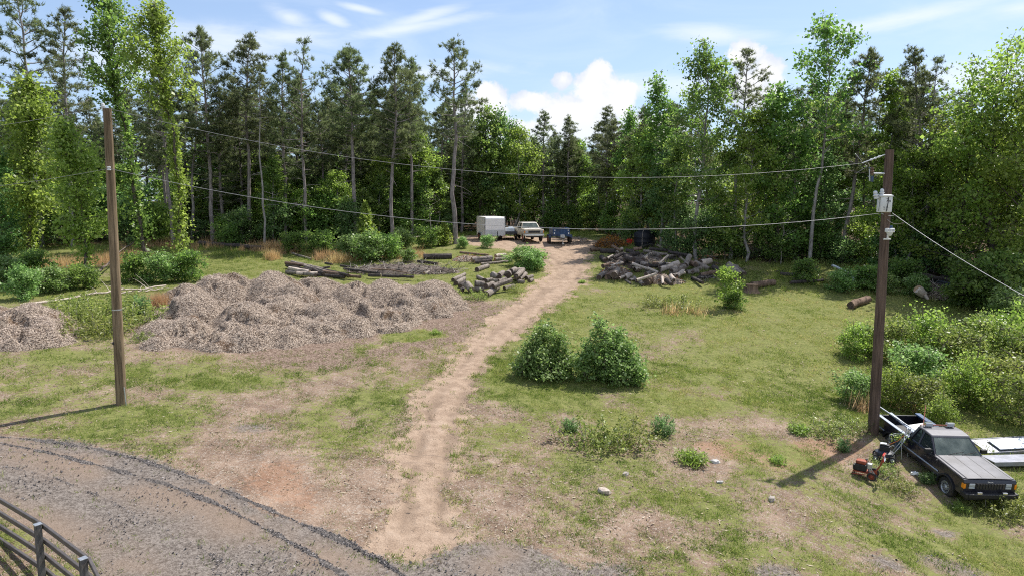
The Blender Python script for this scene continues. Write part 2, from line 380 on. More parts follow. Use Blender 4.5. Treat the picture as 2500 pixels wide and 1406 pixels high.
def ground_mat():
    m = bpy.data.materials.new('ground_surface'); m.use_nodes = True; t = NT(m.node_tree); b = m.node_tree.nodes['Principled BSDF']
    at = {k: t.n('ShaderNodeAttribute', attribute_name=k).outputs['Fac'] for k in ('track', 'gravel', 'ridge', 'chips', 'litter', 'green', 'red', 'streak', 'rut')}
    ps = t.n('ShaderNodeNewGeometry').outputs['Position']
    n1 = t.noise(ps, .9, 7, .62); n2 = t.noise(ps, 5.5, 6, .65); n3 = t.noise(ps, 24, 4, .7); n4 = t.noise(ps, 2.2, 6, .6)
    vo = t.n('ShaderNodeTexVoronoi', inp={'Vector': ps}); vo.inputs['Scale'].default_value = 15
    vo2 = t.n('ShaderNodeTexVoronoi', inp={'Vector': ps}); vo2.inputs['Scale'].default_value = 34
    peb = t.m('ADD', t.m('MULTIPLY', t.n('ShaderNodeSeparateColor', inp={0: vo.outputs['Color']}).outputs[0], .5), t.m('MULTIPLY', t.n('ShaderNodeSeparateColor', inp={0: vo2.outputs['Color']}).outputs[0], .5))
    def sm(k, amp, lo=.35, hi=.65, nn=None):
        return t.ss(t.m('ADD', at[k], t.m('MULTIPLY', t.m('SUBTRACT', nn or n2, .5), amp)), lo, hi)
    soil = t.ramp(t.m('ADD', t.m('MULTIPLY', n1, .5), t.m('MULTIPLY', n3, .5)), [(.36, (.10, .068, .05)), (.5, (.215, .152, .112)), (.64, (.35, .262, .20))])
    soil = t.mix(t.m('MULTIPLY', t.ss(peb, .66, .8), .5), soil, (.40, .36, .31))
    soil = t.mix(t.m('MULTIPLY', sm('red', 1.3), .42), soil, (.33, .18, .11))
    grs = t.ramp(t.m('ADD', t.m('MULTIPLY', n2, .6), t.m('MULTIPLY', n3, .4)), [(.34, (.065, .075, .026)), (.5, (.155, .172, .052)), (.64, (.235, .215, .095))])
    c = t.mix(t.ss(t.m('ADD', at['green'], t.m('MULTIPLY', t.m('SUBTRACT', t.m('ADD', t.m('MULTIPLY', n2, .55), t.m('MULTIPLY', n3, .45)), .5), 3.0)), .30, .58), soil, grs)
    chp = t.ramp(t.m('ADD', t.m('MULTIPLY', peb, .55), t.m('MULTIPLY', n3, .45)), [(.3, (.07, .047, .036)), (.5, (.165, .115, .088)), (.68, (.30, .23, .185))])
    c = t.mix(t.m('MULTIPLY', sm('chips', .9), .9), c, chp)
    trk = t.ramp(t.m('ADD', t.m('MULTIPLY', n4, .5), t.m('MULTIPLY', n3, .5)), [(.34, (.175, .122, .088)), (.5, (.32, .235, .172)), (.66, (.415, .318, .243))])
    trk = t.mix(t.m('MULTIPLY', at['rut'], .7), trk, (.20, .145, .105))  # darker colour along the ruts stands in for shading in the grooves
    c = t.mix(sm('track', .75), c, trk)
    grv = t.ramp(peb, [(.15, (.09, .076, .066)), (.45, (.155, .133, .117)), (.8, (.23, .202, .18))])
    grv = t.mix(t.m('MULTIPLY', at['streak'], .8), grv, t.mix(n3, (.16, .118, .09), (.30, .225, .17)))
    c = t.mix(sm('gravel', 1.0, .34, .62), c, grv)
    rdg = t.ramp(peb, [(.2, (.055, .05, .047)), (.5, (.105, .094, .087)), (.85, (.19, .17, .157))])
    c = t.mix(sm('ridge', .7, .34, .6), c, rdg)
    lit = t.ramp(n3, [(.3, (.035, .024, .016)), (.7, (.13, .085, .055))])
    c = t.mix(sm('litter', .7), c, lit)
    t.link(c, b.inputs['Base Color']); b.inputs['Roughness'].default_value = .95; b.inputs['Specular IOR Level'].default_value = .1
    hgt = t.m('ADD', t.m('MULTIPLY', n3, .5), t.m('ADD', t.m('MULTIPLY', n2, .7), t.m('MULTIPLY', peb, .35)))
    bn = t.n('ShaderNodeBump', inp={'Height': hgt, 'Strength': .75}); bn.inputs['Distance'].default_value = .06; t.link(bn.outputs[0], b.inputs['Normal'])
    return m
M['ground'] = ground_mat()

# ------------------------------------------------------------------ ground sheet with dirt track and gravel road
def poly_sd(poly, X, Y):                           # signed distance, positive inside
    poly = np.asarray(poly)[:, :2]; n = len(poly); d = np.full(X.shape, 1e9); ins = np.zeros(X.shape, bool)
    for i in range(n):
        a, b = poly[i], poly[(i + 1) % n]; e = b - a
        t = np.clip(((X - a[0]) * e[0] + (Y - a[1]) * e[1]) / max(e @ e, 1e-9), 0, 1)
        d = np.minimum(d, (X - a[0] - t * e[0]) ** 2 + (Y - a[1] - t * e[1]) ** 2)
        c = ((a[1] > Y) != (b[1] > Y)); xx = a[0] + (Y - a[1]) / (e[1] if abs(e[1]) > 1e-9 else 1e-9) * e[0]
        ins ^= c & (X < xx)
    return np.where(ins, 1, -1) * np.sqrt(d)
def line_d(line, X, Y):
    d = np.full(X.shape, 1e9); l = np.asarray(line)[:, :2]
    for a, b in zip(l[:-1], l[1:]):
        e = b - a; t = np.clip(((X - a[0]) * e[0] + (Y - a[1]) * e[1]) / max(e @ e, 1e-9), 0, 1)
        d = np.minimum(d, (X - a[0] - t * e[0]) ** 2 + (Y - a[1] - t * e[1]) ** 2)
    return np.sqrt(d)
def PP(l): return [P(u, v) for u, v in l]
TRACK = PP([(885, 1345), (915, 1300), (945, 1240), (962, 1170), (985, 1100), (1005, 1000), (1060, 930), (1110, 870), (1150, 830), (1200, 785), (1250, 745), (1295, 708), (1330, 672), (1335, 650), (1312, 630),
            (1262, 614), (1190, 602), (1110, 592), (1100, 580), (1170, 574), (1260, 578), (1400, 580), (1465, 590), (1452, 606), (1440, 630), (1438, 655), (1425, 685), (1385, 722), (1330, 765), (1270, 810),
            (1222, 850), (1180, 905), (1145, 960), (1128, 1030), (1112, 1110), (1105, 1200), (1112, 1300), (1100, 1350), (990, 1360)])
ROAD = PP([(-500, 1075), (-200, 1062), (0, 1064), (100, 1074), (220, 1094), (330, 1118), (430, 1150), (520, 1186), (620, 1229), (740, 1281), (850, 1326), (930, 1360), (1010, 1380), (1110, 1335), (1200, 1320),
           (1300, 1342), (1400, 1395), (1700, 1500), (1500, 1800), (800, 2200), (-200, 2200), (-400, 1500), (-100, 1240)])
ROAD_IN = PP([(-400, 1235), (-60, 1225), (10, 1260), (90, 1310), (190, 1375), (240, 1420), (250, 1500), (-200, 1700), (-500, 1500)])
RIDGES = [PP(l) for l in ([(-300, 1072), (-100, 1064), (20, 1068), (120, 1078), (230, 1096), (330, 1119), (430, 1151), (520, 1186), (620, 1229), (740, 1281), (850, 1326), (930, 1368), (990, 1410), (1040, 1450)],
         [(-200, 1070), (0, 1082), (120, 1106), (260, 1141), (400, 1181), (520, 1226), (620, 1276), (740, 1340), (840, 1404), (900, 1450)],
         [(-100, 1122), (0, 1136), (130, 1166), (250, 1215), (360, 1270), (480, 1330), (540, 1372)])]
RUTS = [PP(l) for l in ([(985, 1290), (1000, 1180), (1020, 1090), (1050, 1000), (1100, 920), (1150, 860), (1200, 815), (1258, 765), (1308, 722), (1348, 690), (1372, 660), (1362, 636), (1320, 617), (1260, 600)], [(1075, 1290), (1078, 1190), (1090, 1090), (1110, 1010), (1145, 935), (1190, 875), (1240, 825), (1300, 775), (1350, 735), (1392, 700), (1415, 668), (1412, 640), (1390, 618), (1350, 603)],
        [(1350, 700), (1400, 650), (1420, 625), (1440, 602)], [(1340, 712), (1372, 668), (1340, 640), (1300, 622)], [(1210, 800), (1290, 745), (1360, 690), (1392, 655), (1380, 630)])]
GREENP = PP([(830, 862), (930, 815), (1045, 796), (1065, 815), (960, 850), (880, 872)])
CHIPS = PP([(330, 852), (560, 858), (650, 905), (800, 900), (1000, 870), (1120, 835), (1250, 745), (1150, 725), (1100, 745), (900, 700), (500, 690), (350, 790)])
BARE = [PP(l) for l in ([(500, 1010), (640, 950), (800, 905), (1000, 872), (1100, 850), (1040, 920), (960, 935), (830, 960), (740, 1000), (700, 1090), (760, 1200), (820, 1290), (900, 1340), (780, 1300), (640, 1240), (520, 1180), (470, 1110)],
        [(960, 1120), (1010, 1010), (1060, 930), (1000, 1030), (870, 1110), (830, 1250), (880, 1340), (930, 1330)],
        [(1110, 1360), (1120, 1180), (1400, 1130), (1560, 1100), (1700, 1075), (1880, 1110), (2080, 1150), (2280, 1240), (2500, 1290), (2600, 1500), (1400, 1420)])]
RED = PP([(1680, 1085), (1760, 1070), (1890, 1085), (2000, 1065), (2120, 1080), (2060, 1130), (1900, 1150), (1740, 1110)])
RED2 = PP([(560, 1180), (640, 1120), (740, 1120), (800, 1230), (760, 1270), (640, 1225)])
LUSH = PP([(1250, 905), (1330, 760), (1440, 700), (1720, 680), (2080, 730), (2420, 770), (2600, 900), (2200, 1030), (1900, 1020), (1640, 950), (1560, 960), (1380, 1030), (1200, 1040)])
WOODEDGE = [(-600, 625), (-200, 615), (0, 612), (300, 603), (600, 598), (900, 592), (1090, 578), (1180, 568), (1450, 568), (1545, 590), (1650, 630), (1800, 645), (2000, 648), (2150, 655), (2300, 685), (2420, 712), (2600, 740), (3000, 800)]
WE = np.array(PP(WOODEDGE)); WE_AZ = np.arctan2(WE[:, 0], WE[:, 1]); WE_R = np.hypot(WE[:, 0], WE[:, 1])
def wood_depth(x, y): return np.hypot(x, y) - np.interp(np.arctan2(x, y), WE_AZ, WE_R)   # metres into the wood
def masks(X, Y):
    nz = fbm(X * .5, Y * .5, 31, 4) - .5; nz2 = fbm(X * .16, Y * .16, 47, 4) - .5
    tr = np.clip(.5 + (poly_sd(TRACK, X, Y) + .14 + nz * 1.4 + (fbm(X * 2, Y * 2, 8, 3) - .5) * 1.5) / 1.1, 0, 1)
    rd = np.clip(.5 + (poly_sd(ROAD, X, Y) + nz * .8 + .1) / 1.0, 0, 1) * np.clip(.5 - (poly_sd(ROAD_IN, X, Y) + nz * .8) / .8, 0, 1)
    gp = np.zeros(X.shape)
    for (u, v, ru) in ((2150, 1375, 1.6), (1900, 1400, 1.2), (2330, 1390, 1.4), (1480, 1395, 1.5), (2300, 1300, .8), (600, 1045, 1.6), (680, 1000, 1.0)):
        p = P(u, v); gp = np.maximum(gp, (1 - np.hypot(X - p[0], (Y - p[1]) * 1.6) / ru) + nz * 1.3)
    rd = np.maximum(rd, np.clip(gp, 0, 1) * .62)
    rg = np.zeros(X.shape)
    for i, l in enumerate(RIDGES):
        d = line_d(l, X, Y) + (fbm(X * 2, Y * 2, 5, 3) - .5) * .22; rg = np.maximum(rg, np.clip(1.15 - d / (.10, .105, .06)[i], 0, 1) * (.85, .95, .5)[i])
    ch = np.clip(.5 + (poly_sd(CHIPS, X, Y) + nz * 3) / 2, 0, 1) * np.clip(.5 - (poly_sd(GREENP, X, Y) + nz * 2.5) / 1.2, 0, 1)
    ru = np.zeros(X.shape)
    for i, l in enumerate(RUTS): ru = np.maximum(ru, np.clip(1.1 - (line_d(l, X, Y) + (fbm(X * 1.5, Y * 1.5, 19, 3) - .5) * .5) / (.24, .24, .2, .2, .2)[i], 0, 1) * sst(fbm(X * .7, Y * .7, 29, 3), .3, .6))
    br = np.zeros(X.shape)
    for i, p in enumerate(BARE): br = np.maximum(br, np.clip(.5 + (poly_sd(p, X, Y) + nz * 2.2) / 2.0, 0, 1) * (.66, .6, .27)[i])
    lush = np.clip(.5 + (poly_sd(LUSH, X, Y) + nz * 2) / 4, 0, 1)
    gr = .58 + nz2 * .9 + nz * 1.3 + lush * .34 - br * .8
    gr = gr + .25 * sst(Y, 38, 48)
    gr = np.where(Y < 60, gr, gr) * (1 - tr) * (1 - rd * .95) * (1 - np.clip(rg, 0, 1)) * (1 - ch * .85)
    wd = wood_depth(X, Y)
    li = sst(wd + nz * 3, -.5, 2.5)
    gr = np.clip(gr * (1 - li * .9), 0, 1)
    red = np.maximum(np.clip(.5 + poly_sd(RED, X, Y) / 1.2, 0, 1), np.clip(.5 + poly_sd(RED2, X, Y) / 1.5, 0, 1) * .7)
    for (u, v, r_) in ((1030, 565, 3), (1000, 585, 2.5)):
        p = P(u, v); red = np.maximum(red, np.clip(1.3 - np.hypot(X - p[0], Y - p[1]) / r_, 0, 1))
    rl = line_d(RIDGES[1], X, Y) + nz * .5; s_ = np.clip(np.sin(rl * 2.1 + 1.2) * .5 + .5, 0, 1) * sst(fbm(X * .35, Y * .35, 66, 4), .36, .62)
    return dict(streak=s_, rut=ru, track=tr, gravel=rd, ridge=rg, chips=ch, litter=li, green=gr, red=red)
def build_ground():
    a_in = np.linspace(-R(46), R(46), 560); a_out = np.linspace(R(46), 2 * np.pi - R(46), 60)[1:-1]
    A = np.concatenate([a_in, a_out]); nA = len(A)
    Rr = np.concatenate([[.5, 3, 6, 8], np.geomspace(9.5, 34, 250), np.geomspace(34.25, 110, 170)[1:], np.geomspace(112, 900, 28)]); nR = len(Rr)
    AA, RR = np.meshgrid(A, Rr); X = RR * np.sin(AA); Y = RR * np.cos(AA)
    mk = masks(X, Y)
    Z = G(X, Y) + mk['ridge'] * .035 + .035 * (fbm(X * 1.1, Y * 1.1, 9, 4) - .5) + .03 * (fbm(X * 4, Y * 4, 12, 3) - .5) * (1 - mk['gravel'] * .6)
    tc_ = mk['track']
    Z = Z - .05 * tc_ - .06 * mk['rut'] * tc_ + .10 * tc_ * (fbm(X * .8, Y * .8, 71, 3) - .5)
    Z[0] = Z[0].mean()
    V = np.stack([X, Y, Z], -1).reshape(-1, 3)
    i, j = np.meshgrid(np.arange(nR - 1), np.arange(nA), indexing='ij'); j2 = (j + 1) % nA
    F = np.stack([i * nA + j, (i + 1) * nA + j, (i + 1) * nA + j2, i * nA + j2], -1).reshape(-1, 4)[:, ::-1]
    fm = {k: mk[k].ravel()[F].mean(1) for k in ('track', 'gravel', 'ridge')}
    sel_t = fm['track'] > .55; sel_r = ((fm['gravel'] > .55) | (fm['ridge'] > .6)) & ~sel_t & (V[F].mean(1)[:, 1] < 34)
    sel_t &= V[F].mean(1)[:, 1] > 12
    for nm, sel in (('ground', ~(sel_t | sel_r)), ('dirt_track', sel_t), ('gravel_road', sel_r)):
        f = F[sel]; ids, inv = np.unique(f, return_inverse=True); f = inv.reshape(-1, 4)
        me = bpy.data.meshes.new(nm); me.vertices.add(len(ids)); me.vertices.foreach_set('co', V[ids].astype(np.float32).ravel())
        me.loops.add(f.size); me.loops.foreach_set('vertex_index', f.astype(np.int32).ravel())
        me.polygons.add(len(f)); me.polygons.foreach_set('loop_start', np.arange(0, f.size, 4, dtype=np.int32))
        me.update(calc_edges=True); me.shade_smooth(); me.materials.append(M['ground'])
        for k in mk:
            at = me.attributes.new(k, 'FLOAT', 'POINT'); at.data.foreach_set('value', mk[k].ravel()[ids].astype(np.float32))
        if nm == 'ground':                         # close the hole under the camera
            pass
        tag(link_mesh(nm, me), kind='structure')
build_ground()

# ------------------------------------------------------------------ mulch heaps
HB = [(450, 692, 42, 2.6), (545, 668, 44, 3.0), (655, 664, 45, 3.2), (770, 680, 45, 3.0), (865, 692, 44, 2.6), (950, 683, 45, 3.0), (1045, 688, 45.5, 2.6), (1090, 706, 44, 2.0), (710, 690, 42, 2.6),
      (470, 718, 38.5, 2.4), (400, 780, 35.6, 1.9), (470, 770, 35.8, 2.1), (610, 740, 37.2, 2.6), (560, 780, 35.6, 2.0), (640, 772, 35.9, 2.2), (700, 724, 39.5, 2.6), (720, 772, 36.6, 2.0), (800, 735, 39.5, 2.6), (800, 770, 37.5, 1.8), (900, 731, 40.5, 2.6), (890, 762, 38.8, 1.8), (995, 722, 42, 2.4), (980, 748, 40, 1.6), (1060, 722, 42.5, 1.8), (415, 805, 34.3, 1.9), (520, 800, 34.5, 2.0), (610, 800, 34.7, 2.0), (690, 797, 35.3, 1.9), (770, 790, 36.2, 1.8), (860, 775, 37.4, 1.7), (940, 757, 38.8, 1.7)]
HS = [(60, 744, 33.2, 2.8), (-40, 750, 33.2, 2.8), (10, 775, 32.0, 2.2), (95, 775, 32.4, 2.0), (60, 803, 31.3, 1.8), (-50, 803, 31.3, 2.2), (115, 803, 31.7, 1.5)]
def humps(lst, X, Y):
    h = np.full(X.shape, -1.0)
    wx = X + (fbm(X * .6, Y * .6, 21, 3) - .5) * 1.2; wy = Y + (fbm(X * .6, Y * .6, 22, 3) - .5) * 1.2
    for u, v, yy, rr in lst:
        yy = yy - (1.5 if lst is HB else 0)
        p = RAY(u, v, yy); H = max(.25, p[2] - float(G0(p[0], p[1]))) ; r_ = np.hypot(wx - p[0], wy - p[1])
        q = H * (1.03 - (r_ / (.46 * rr + .42 * H)) ** 1.7 * .72) 
        k = .08; m = np.maximum(h, q); h = m + k * np.log(np.exp((h - m) / k) + np.exp((q - m) / k)) - k * .0
    return h
CHIPMAT = bpy.data.materials.new('wood_chip_mulch')
def _chip():
    CHIPMAT.use_nodes = True; t = NT(CHIPMAT.node_tree); b = CHIPMAT.node_tree.nodes['Principled BSDF']
    ps = t.n('ShaderNodeNewGeometry').outputs['Position']
    vo = t.n('ShaderNodeTexVoronoi', inp={'Vector': ps}); vo.inputs['Scale'].default_value = 24
    q = t.n('ShaderNodeSeparateColor', inp={0: vo.outputs['Color']}).outputs[0]
    c = t.ramp(t.m('ADD', t.m('MULTIPLY', q, .6), t.m('MULTIPLY', t.noise(ps, 30, 4, .7), .4)), [(.25, (.075, .053, .042)), (.45, (.27, .21, .165)), (.72, (.49, .405, .33))])
    c = t.mix(t.m('MULTIPLY', t.ss(t.noise(ps, .8, 5, .65), .55, .66), .75), c, (.13, .075, .04))
    t.link(c, b.inputs['Base Color']); b.inputs['Roughness'].default_value = .95; b.inputs['Specular IOR Level'].default_value = .1
    bn = t.n('ShaderNodeBump', inp={'Height': t.m('ADD', q, t.noise(ps, 18, 5, .7)), 'Strength': 1.0}); bn.inputs['Distance'].default_value = .08; t.link(bn.outputs[0], b.inputs['Normal'])
_chip()
M['chip'] = leaf_mat('wood_chips', [(0, (.075, .055, .046)), (.38, (.29, .235, .195)), (.8, (.54, .46, .395)), (1, (.70, .60, .51))], .1, .85, .1, 0)
def mulch(lst, x0, x1, y0, y1, label, nchips):
    s = .11; xs = np.arange(x0, x1, s); ys = np.arange(y0, y1, s); X, Y = np.meshgrid(xs, ys)
    h = humps(lst, X, Y); g = G(X, Y)
    h = h + .30 * (fbm(X * .8, Y * .8, 61, 4) - .5) * sst(h, 0, .5) - .38 * sst(fbm(X * .8 + Y * .3, Y * .9, 88, 4), .57, .62) * sst(h, .2, .6) + .10 * (fbm(X * 4, Y * 4, 62, 3) - .5)
    Z = g + h - .03; keep = h > -.12
    Z = np.where(h < 0, g + np.maximum(h, -.15) - .03, Z)
    ny, nx = X.shape; idx = np.arange(ny * nx).reshape(ny, nx)
    F = np.stack([idx[:-1, :-1], idx[:-1, 1:], idx[1:, 1:], idx[1:, :-1]], -1).reshape(-1, 4); F = F[keep.ravel()[F].all(1)]
    V = np.stack([X, Y, Z], -1).reshape(-1, 3); ids, inv = np.unique(F, return_inverse=True); F = inv.reshape(-1, 4)
    me = bpy.data.meshes.new('mulch_heap'); me.from_pydata(V[ids].tolist(), [], F.tolist()); me.materials.append(CHIPMAT); me.shade_smooth()
    o = link_mesh('mulch_heap', me); tag(o, label, 'mulch heap')
    c = V[ids]; c = c[rng.integers(0, len(c), nchips)] + rng.normal(size=(nchips, 3)) * [.06, .06, .012] + [0, 0, .02]
    D = unit(rng.normal(size=(nchips, 3)) * [1, 1, .35]); L = rng.uniform(.04, .14, nchips); W = rng.uniform(.012, .034, nchips)
    cm = link_mesh('wood_chips', np_mesh('wood_chips', leaf_quads(c, D, unit(rng.normal(size=(nchips, 3)) * .5 + [0, 0, 1]), L, W), 4, np.clip(rng.normal(.55, .25, nchips), 0, 1), [M['chip']]), o)
    tag(cm, kind='stuff'); return o
mulch(HB, -25, -1, 30, 48, 'long bumpy heap of grey brown wood chip mulch beside the dirt track', 75000)
mulch(HS, -33, -20, 28, 40, 'small rounded mound of wood chip mulch by the left utility pole', 16000)

# ------------------------------------------------------------------ trees
def path(p0, d, L, n=6, curl=0.0, wob=.06):
    d = np.asarray(d, float); d = d / np.linalg.norm(d); pts = [np.asarray(p0, float)]; st = L / (n - 1)
    for i in range(n - 1):
        d = d + np.array([0, 0, curl]) * st + rng.normal(size=3) * wob; d = d / np.linalg.norm(d); pts.append(pts[-1] + d * st)
    return np.array(pts)
def along(pts, t):
    t = np.asarray(t) * (len(pts) - 1); i = np.clip(t.astype(int), 0, len(pts) - 2); f = (t - i)[:, None]
    return pts[i] * (1 - f) + pts[i + 1] * f
def trunk_path(H, wob=.12, n=12):
    z = np.linspace(-.4, H, n); w = np.cumsum(rng.normal(size=(n, 2)) * wob, 0); w -= w[0]
    w = w - np.linspace(0, 1, n)[:, None] * w[-1]
    return np.column_stack([w, z])
def pine_proto(H=18, crown=.5, Rm=2.5, limbs=44, dense=1.0, r0=.19, dead=10, mat='bark_pine', twist=0):
    T = trunk_path(H, .09); rad = r0 * (1 - np.linspace(0, 1, len(T)) ** 1.3 * .86); rad[0] *= 1.2
    tubes = [(T, rad)]; pts = []; axs = []
    for i in range(limbs):
        t = (i + rng.uniform(0, .9)) / limbs; z = crown + (1 - crown) * t * .985
        prof = (.55 + 1.5 * t if t < .3 else 1.0 * max(0.0, 1 - ((t - .3) / .7) ** 1.7) + .16)
        L = Rm * prof * rng.uniform(.5, 1.15); az_ = i * 2.4 + rng.uniform(-.5, .5); pit = R(-8 + 48 * t + rng.uniform(-10, 12))
        p0 = along(T, np.array([(z * H + .4) / (H + .4)]))[0]; d = [math.cos(az_) * math.cos(pit), math.sin(az_) * math.cos(pit), math.sin(pit)]
        b = path(p0, d, L, 6, .12, .07); tubes.append((b, np.linspace(.045, .012, 6) * (1.25 - t * .5)))
        nn = max(3, int((3 + L * 3.0) * dense))
        for k in range(nn):
            q = along(b, np.array([rng.uniform(.38, 1.02) ** .8]).clip(0, 1))[0] + rng.normal(size=3) * [.26, .26, .12] * min(1, L / 2)
            nt = 4 if rng.random() < .7 else 2
            for _ in range(nt):
                pts.append(q + rng.normal(size=3) * [.14, .14, .09]); axs.append(np.array(d) * .6 + rng.normal(size=3) * .5 + [0, 0, .45])
    for k in range(10):
        pts.append(T[-1] + rng.normal(size=3) * [.2, .2, .25]); axs.append(rng.normal(size=3) * .4 + [0, 0, 1])
    for i in range(dead):
        z = rng.uniform(.18, crown + .12); az_ = rng.uniform(0, 6.28); p0 = along(T, np.array([z]))[0]
        tubes.append((path(p0, [math.cos(az_), math.sin(az_), rng.uniform(-.35, .3)], rng.uniform(.5, 2.0), 5, -.05, .12), np.linspace(.022, .007, 5)))
    pts = np.array(pts); axs = unit(np.array(axs)); K = 11
    Pn = np.repeat(pts, K, 0) + rng.normal(size=(len(pts) * K, 3)) * .035; Dn = unit(np.repeat(axs, K, 0) * .75 + rng.normal(size=(len(pts) * K, 3)) * .62)
    tint = np.repeat(np.clip(rng.normal(.45, .2, len(pts)), 0, 1), K)
    V = blade_tris(Pn, Dn, rng.uniform(.20, .38, len(Pn)), rng.uniform(.035, .06, len(Pn)))
    return dict(trunk=tubes_mesh('pine_trunk', tubes, M[mat], 7), crown=np_mesh('pine_crown', V, 3, tint, [M['pine']]), H=H)
def broad_proto(H=14, cb=.25, Rm=2.8, limbs=22, leaves=6500, ls=.2, mat='leaf', bark='bark_grey', r0=.16, up=.6, shape='egg', sig=.34, vine=0.0):
    T = trunk_path(H * .97, .10 + H * .004); rad = r0 * (1 - np.linspace(0, 1, len(T)) ** 1.1 * .9); tubes = [(T, rad)]
    segs = []; wts = []
    for i in range(limbs):
        t = (i + rng.uniform(0, .9)) / limbs; z = cb + (1 - cb) * t * .97
        prof = {'egg': math.sin(math.pi * min(1, (t * .85 + .18))) ** .7, 'round': math.sqrt(max(.02, 1 - (t * 1.5 - .62) ** 2)), 'spire': 1.05 - t * .8}[shape]
        L = Rm * max(.18, prof) * rng.uniform(.65, 1.2); az_ = i * 2.4 + rng.uniform(-.6, .6); pit = R(8 + 62 * t * up + rng.uniform(-8, 18))
        p0 = along(T, np.array([(z * H + .4) / (H + .4)]).clip(0, 1))[0]; d = np.array([math.cos(az_) * math.cos(pit), math.sin(az_) * math.cos(pit), math.sin(pit)])
        b = path(p0, d, L, 6, .16 * up, .10); tubes.append((b, np.linspace(.3, .07, 6) * r0 * (1.15 - t * .6))); segs.append(b[2:]); wts.append(L * .5)
        for k in range(5):
            q = along(b, np.array([rng.uniform(.35, .95)]))[0]; dd = unit(d + rng.normal(size=3) * .75 + [0, 0, .15]); s = path(q, dd, L * rng.uniform(.25, .45), 4, .05, .12)
            tubes.append((s, np.linspace(.022, .007, 4))); segs.append(s); wts.append(L * .34)
    segs.append(T[-3:]); wts.append(1.2)
    wts = np.array(wts); wts /= wts.sum(); pk = rng.choice(len(segs), leaves, p=wts)
    tt = rng.random(leaves) ** .7; C = np.array([along(segs[k], np.array([t]))[0] for k, t in zip(pk, tt)])
    cl = rng.normal(size=(len(segs), 3)) * .15
    pos = C + cl[pk] + rng.normal(size=(leaves, 3)) * [sig, sig, sig * .7]
    tint = np.clip(rng.normal(.5, .17, leaves) + rng.normal(size=len(segs))[pk] * .13, 0, 1)
    if vine:
        nv = int(vine); z = rng.random(nv) ** .9 * .97; c = along(T, z); a = rng.uniform(0, 6.28, nv); rr = np.abs(rng.normal(0, .27, nv)) + .1
        rr = rr * (.35 + 1.3 * vnoise(z * 16, a * .8, 4)) * (1.45 - .75 * z); kp = vnoise(z * 26, a * 1.1, 9) > .33; z, c, a, rr = z[kp], c[kp], a[kp], rr[kp]; nv = len(z)
        pos = np.vstack([pos, c + np.column_stack([np.cos(a) * rr, np.sin(a) * rr, rng.normal(size=nv) * .12])]); tint = np.concatenate([tint, np.clip(rng.normal(.55, .2, nv), 0, 1)])
    n = len(pos); D = unit(rng.normal(size=(n, 3)) + [0, 0, -.35]); U = unit(rng.normal(size=(n, 3)) * .8 + [0, 0, 1])
    L = ls * np.clip(rng.lognormal(-.05, .32, n), .45, 1.9)
    return dict(trunk=tubes_mesh('broad_trunk', tubes, M[bark], 7), crown=np_mesh('broad_crown', leaf_quads(pos, D, U, L, L * .82), 4, tint, [M[mat]]), H=H)
PR = {}
PR['pine1'] = pine_proto(18, .42, 2.8, 56, 1.05); PR['pine2'] = pine_proto(18, .33, 2.6, 64, 1.0); PR['pine3'] = pine_proto(18, .50, 2.7, 48, 1.15)
PR['pine4'] = pine_proto(18, .26, 2.4, 70, .95, dead=16); PR['pine_lone'] = pine_proto(18, .50, 3.1, 38, .95, .24, 6); PR['pine_full'] = pine_proto(18, .55, 3.0, 60, 1.25, .22, 6)
PR['pine_thin'] = pine_proto(18, .70, 1.5, 22, .6, .12, 14, 'bark_grey'); PR['pine_sparse'] = pine_proto(18, .42, 2.7, 34, .38, .16, 26)
PR['pine_grey'] = pine_proto(18, .46, 2.8, 40, .85, .18, 22, 'bark_grey')
PR['gum_tall'] = broad_proto(18, .28, 3.0, 30, 9000, .2, 'leaf', 'bark_grey', .17, .85); PR['gum_slim'] = broad_proto(17, .35, 1.9, 24, 5200, .22, 'leaf', 'bark_grey', .13, .8)
PR['gum_open'] = broad_proto(18, .50, 3.4, 22, 5200, .22, 'leaf', 'bark_grey', .17, .9, 'round'); PR['maple'] = broad_proto(13, .15, 3.2, 28, 8500, .2, 'leaf_light', 'bark_grey', .14, .6)
PR['oak'] = broad_proto(14, .16, 4.6, 32, 11500, .2, 'leaf_light', 'bark_dark', .24, .5, 'round', .42); PR['dense'] = broad_proto(14, .10, 3.0, 32, 7200, .24, 'leaf', 'bark_dark', .16, .55)
PR['dense2'] = broad_proto(13, .06, 2.7, 30, 6600, .24, 'leaf_blue', 'bark_dark', .15, .55); PR['spire'] = broad_proto(16, .20, 2.2, 28, 7000, .22, 'leaf_light', 'bark_grey', .13, .7, 'spire')
PR['vine'] = broad_proto(18, .60, 2.6, 22, 5200, .17, 'leaf', 'bark_dark', .15, .95, 'egg', .34, 6500); PR['vine2'] = broad_proto(18, .62, 2.3, 20, 4800, .17, 'leaf_light', 'bark_dark', .15, .95, 'egg', .32, 6500)
PR['vinecol'] = broad_proto(11, .25, 1.7, 22, 6500, .17, 'leaf_light', 'bark_dark', .13, .5, 'egg', .36, 3600)
PR['under1'] = broad_proto(6, .10, 1.9, 18, 3000, .20, 'leaf', 'bark_dark', .06, .5); PR['under2'] = broad_proto(6, .05, 1.7, 18, 2800, .20, 'leaf_light', 'bark_dark', .06, .5)
PR['under3'] = broad_proto(5, .02, 1.9, 18, 3000, .20, 'leaf_blue', 'bark_dark', .06, .45)
PR['sapling'] = broad_proto(3.3, .22, 1.0, 12, 1500, .16, 'leaf_light', 'bark_grey', .03, .8, 'egg', .2); PR['sapling2'] = broad_proto(3.3, .15, 1.25, 14, 1500, .17, 'leaf', 'bark_grey', .035, .5, 'egg', .22)
